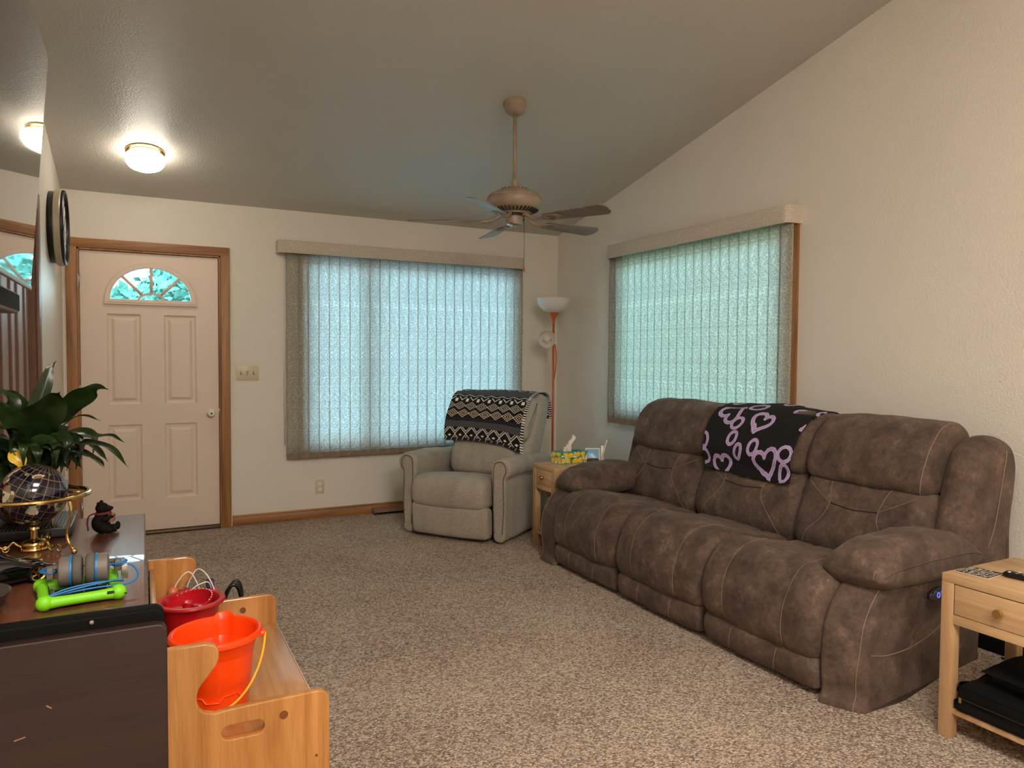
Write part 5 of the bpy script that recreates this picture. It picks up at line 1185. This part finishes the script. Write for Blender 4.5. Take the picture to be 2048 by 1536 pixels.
link('windscreen', mesh([(.034, -.030, .0492), (.034, .030, .0492), (.012, .026, .0592), (.012, -.026, .0592), (.035, -.030, .0502), (.035, .030, .0502), (.013, .026, .0602), (.013, -.026, .0602)], [(0, 1, 2, 3), (7, 6, 5, 4), (0, 4, 5, 1), (2, 6, 7, 3), (1, 5, 6, 2), (0, 3, 7, 4)]), wn, cr, None)
box('rear_wing', -.106, -.084, -.042, .042, .048, .0505, cp_m, cr, .001); boxes('wing_post', [(-.097, -.093, -.028, -.024, .036, .049), (-.097, -.093, .024, .028, .036, .049)], cp_m, cr, 0)
for wx in (-.066, .064):
    for sg in (-1, 1):
        Tw = Matrix.Translation((wx, sg*.0345, .0185)) @ Matrix.Rotation(-sg*PI/2, 4, 'X')
        wh = lathe('wheel', [(0, .002), (.012, .002), (.0165, .002), (.0185, .004), (.0188, .010), (.0175, .0135), (.0145, .0135), (.0138, .010), (0, .009)], M['blackmat'], cr, T=Tw, seg=36)
        lathe('rim_ring', [(.0118, .0125), (.0142, .0142), (.0146, .0128), (.0118, .0105)], M['gold'], wh, T=Tw, seg=36)
        for k in range(5): v, f = bxr(.002, .0135, -.0017, .0017, .0105, .0128, .0004, 1); R = Tw @ Matrix.Rotation(2*PI*k/5, 4, 'Z'); link('spoke', mesh([R @ p for p in v], f), M['gold'], wh, None)
for sy in (-.030, .030): box('headlight', .094, .101, sy-.008, sy+.008, .026, .030, M['steel'], cr, .001)
boxes('chrome_trim', [(.060, .085, -.032, -.030, .0375, .0385), (.06, .085, .030, .032, .0375, .0385), (.04, .055, -.01, .01, .0465, .048)], M['steel'], cr, .0003)

# lime tablet bumper with headphones on it
lc = Thing('tablet_case', 'lime green rubber bumper case lying flat near the dresser edge', 'tablet case', (-3.624, -3.930, dz+.0005), math.radians(8))
cs_ = [(-.072, -.088), (.072, -.088), (.072, .060), (-.072, .060)]
for k in range(4):
    a, b = cs_[k], cs_[(k+1) % 4]; v, f = tuber([Vector((a[0]+(b[0]-a[0])*t_, a[1]+(b[1]-a[1])*t_, .0155)) for t_ in [q/12 for q in range(13)]], .0115, 12, rfn=lambda q: 1+.25*abs(2*q-1)**3); link('bumper_bar', mesh(v, f), M['lime'], lc, True)
    lathe('corner_bulb', [(0, .034), (.009, .032), (.0155, .025), (.0175, .0165), (.0155, .008), (.009, .001), (0, 0)], M['lime'], lc, c=(a[0], a[1], 0), seg=26, smooth=True)
box('tablet', -.066, .066, -.082, .054, .006, .016, M['black'], lc, .003); box('tablet_screen', -.058, .058, -.072, .046, .0155, .0168, scm, lc, .0004)
v, f = tuber(catmull([(.045, -.098, .018), (.062, -.101, .020), (.082, -.101, .016), (.088, -.094, .012), (.080, -.090, .010)], 6), .0012, 6); link('wire_loop', mesh(v, f), M['dark'], lc, True)
box('clip', .048, .078, -.1015, -.094, .018, .024, M['dark'], lc, .002)
hp_ = Thing('headphones', 'grey and blue kids headphones folded on the lime tablet case', 'headphones', (-3.612, -3.925, dz+.019), math.radians(6))
gm, gl_ = M['greypl'], plain('soft_grey_pad', '#5b544e', .8)
for sg in (-1, 1):
    Tc = Matrix.Translation((-.001, .008, .036)) @ Matrix.Rotation(sg*PI/2, 4, 'Y') @ Matrix.Rotation(math.radians(6*sg), 4, 'X')
    c_ = lathe('ear_cup', [(0, .052), (.028, .052), (.033, .049), (.0345, .044), (.0345, .028), (0, .028)], gm, hp_, T=Tc, seg=44)
    lathe('blue_ring', [(.030, .0285), (.0358, .0285), (.0362, .0265), (.0358, .0235), (.030, .0235)], M['bluepl'], c_, T=Tc, seg=44)
    pts = []
    pad = [(0, .020), (.015, .022), (.022, .006), (.028, .003), (.034, .005), (.0365, .012), (.036, .019), (.033, .0235), (0, .0235)]
    v, f = lath(pad, 60, T=None); v = [Tc @ Vector((p.x*(1+(.012*math.sin(math.atan2(p.y, p.x)*30) if math.hypot(p.x, p.y) > .03 else 0)), p.y*(1+(.012*math.sin(math.atan2(p.y, p.x)*30) if math.hypot(p.x, p.y) > .03 else 0)), p.z)) for p in v]; link('ear_pad', mesh(v, f), gl_, c_, True)
band = [(-.062, .015, .036), (-.078, .035, .036), (-.070, .070, .034), (-.035, .090, .030), (.010, .094, .028), (.055, .085, .030), (.080, .060, .034), (.078, .030, .036), (.062, .015, .036)]
P = catmull(band, 6); v, f = tuber(P, .013, 10, flat=.30); link('headband', mesh(v, f), M['bluepl'], hp_, True)
v, f = tuber(catmull(band[2:7], 6), .0135, 10, flat=.40); v = [p+Vector((0, -.004, 0)) for p in v]; link('band_padding', mesh(v, f), gm, hp_, True)
for sg in (-1, 1): box('slider', sg*.070-.007, sg*.070+.007, .010, .034, .020, .048, gm, hp_, .004)
box('steel_hinge', .074, .088, -.036, -.018, .012, .044, M['steel'], hp_, .001); box('steel_strip', -.070, -.064, -.060, -.012, .000, .006, M['steel'], hp_, .001)
cab = [(.045, .0, .040), (.075, -.012, .045), (.100, -.020, .036), (.108, -.045, .018), (.085, -.065, .008), (.02, -.070, .010), (-.04, -.074, .008), (-.080, -.078, .004), (-.04, -.070, .016), (.02, -.064, .020), (.075, -.056, .014), (.05, -.066, .020), (-.03, -.076, .014), (-.085, -.082, .004)]
tube('cable', cab, .0022, M['bluepl'], hp_, 8, False, 8)
# bowl and red cup at the frame edge
dsh = Thing('grey_dish', 'shallow dark grey dish at the left edge of the dresser', 'dish', (-3.822, -3.985, dz+.0005))
lathe('bowl', [(0, .005), (.03, .006), (.052, .018), (.070, .043), (.073, .0465), (.074, .044), (.058, .014), (.035, 0), (0, 0)], plain('dark_grey_glaze', '#3d3733', .3), dsh, seg=56)
rdc = Thing('red_cup', 'small coral red cup standing in the grey dish', 'cup', (-3.803, -3.975, dz+.0065))
lathe('cup', [(0, 0), (.022, 0), (.026, .01), (.030, .075), (.028, .076), (.024, .012), (0, .008)], plain('coral_red_plastic', '#c94a3c', .4), rdc, seg=36)
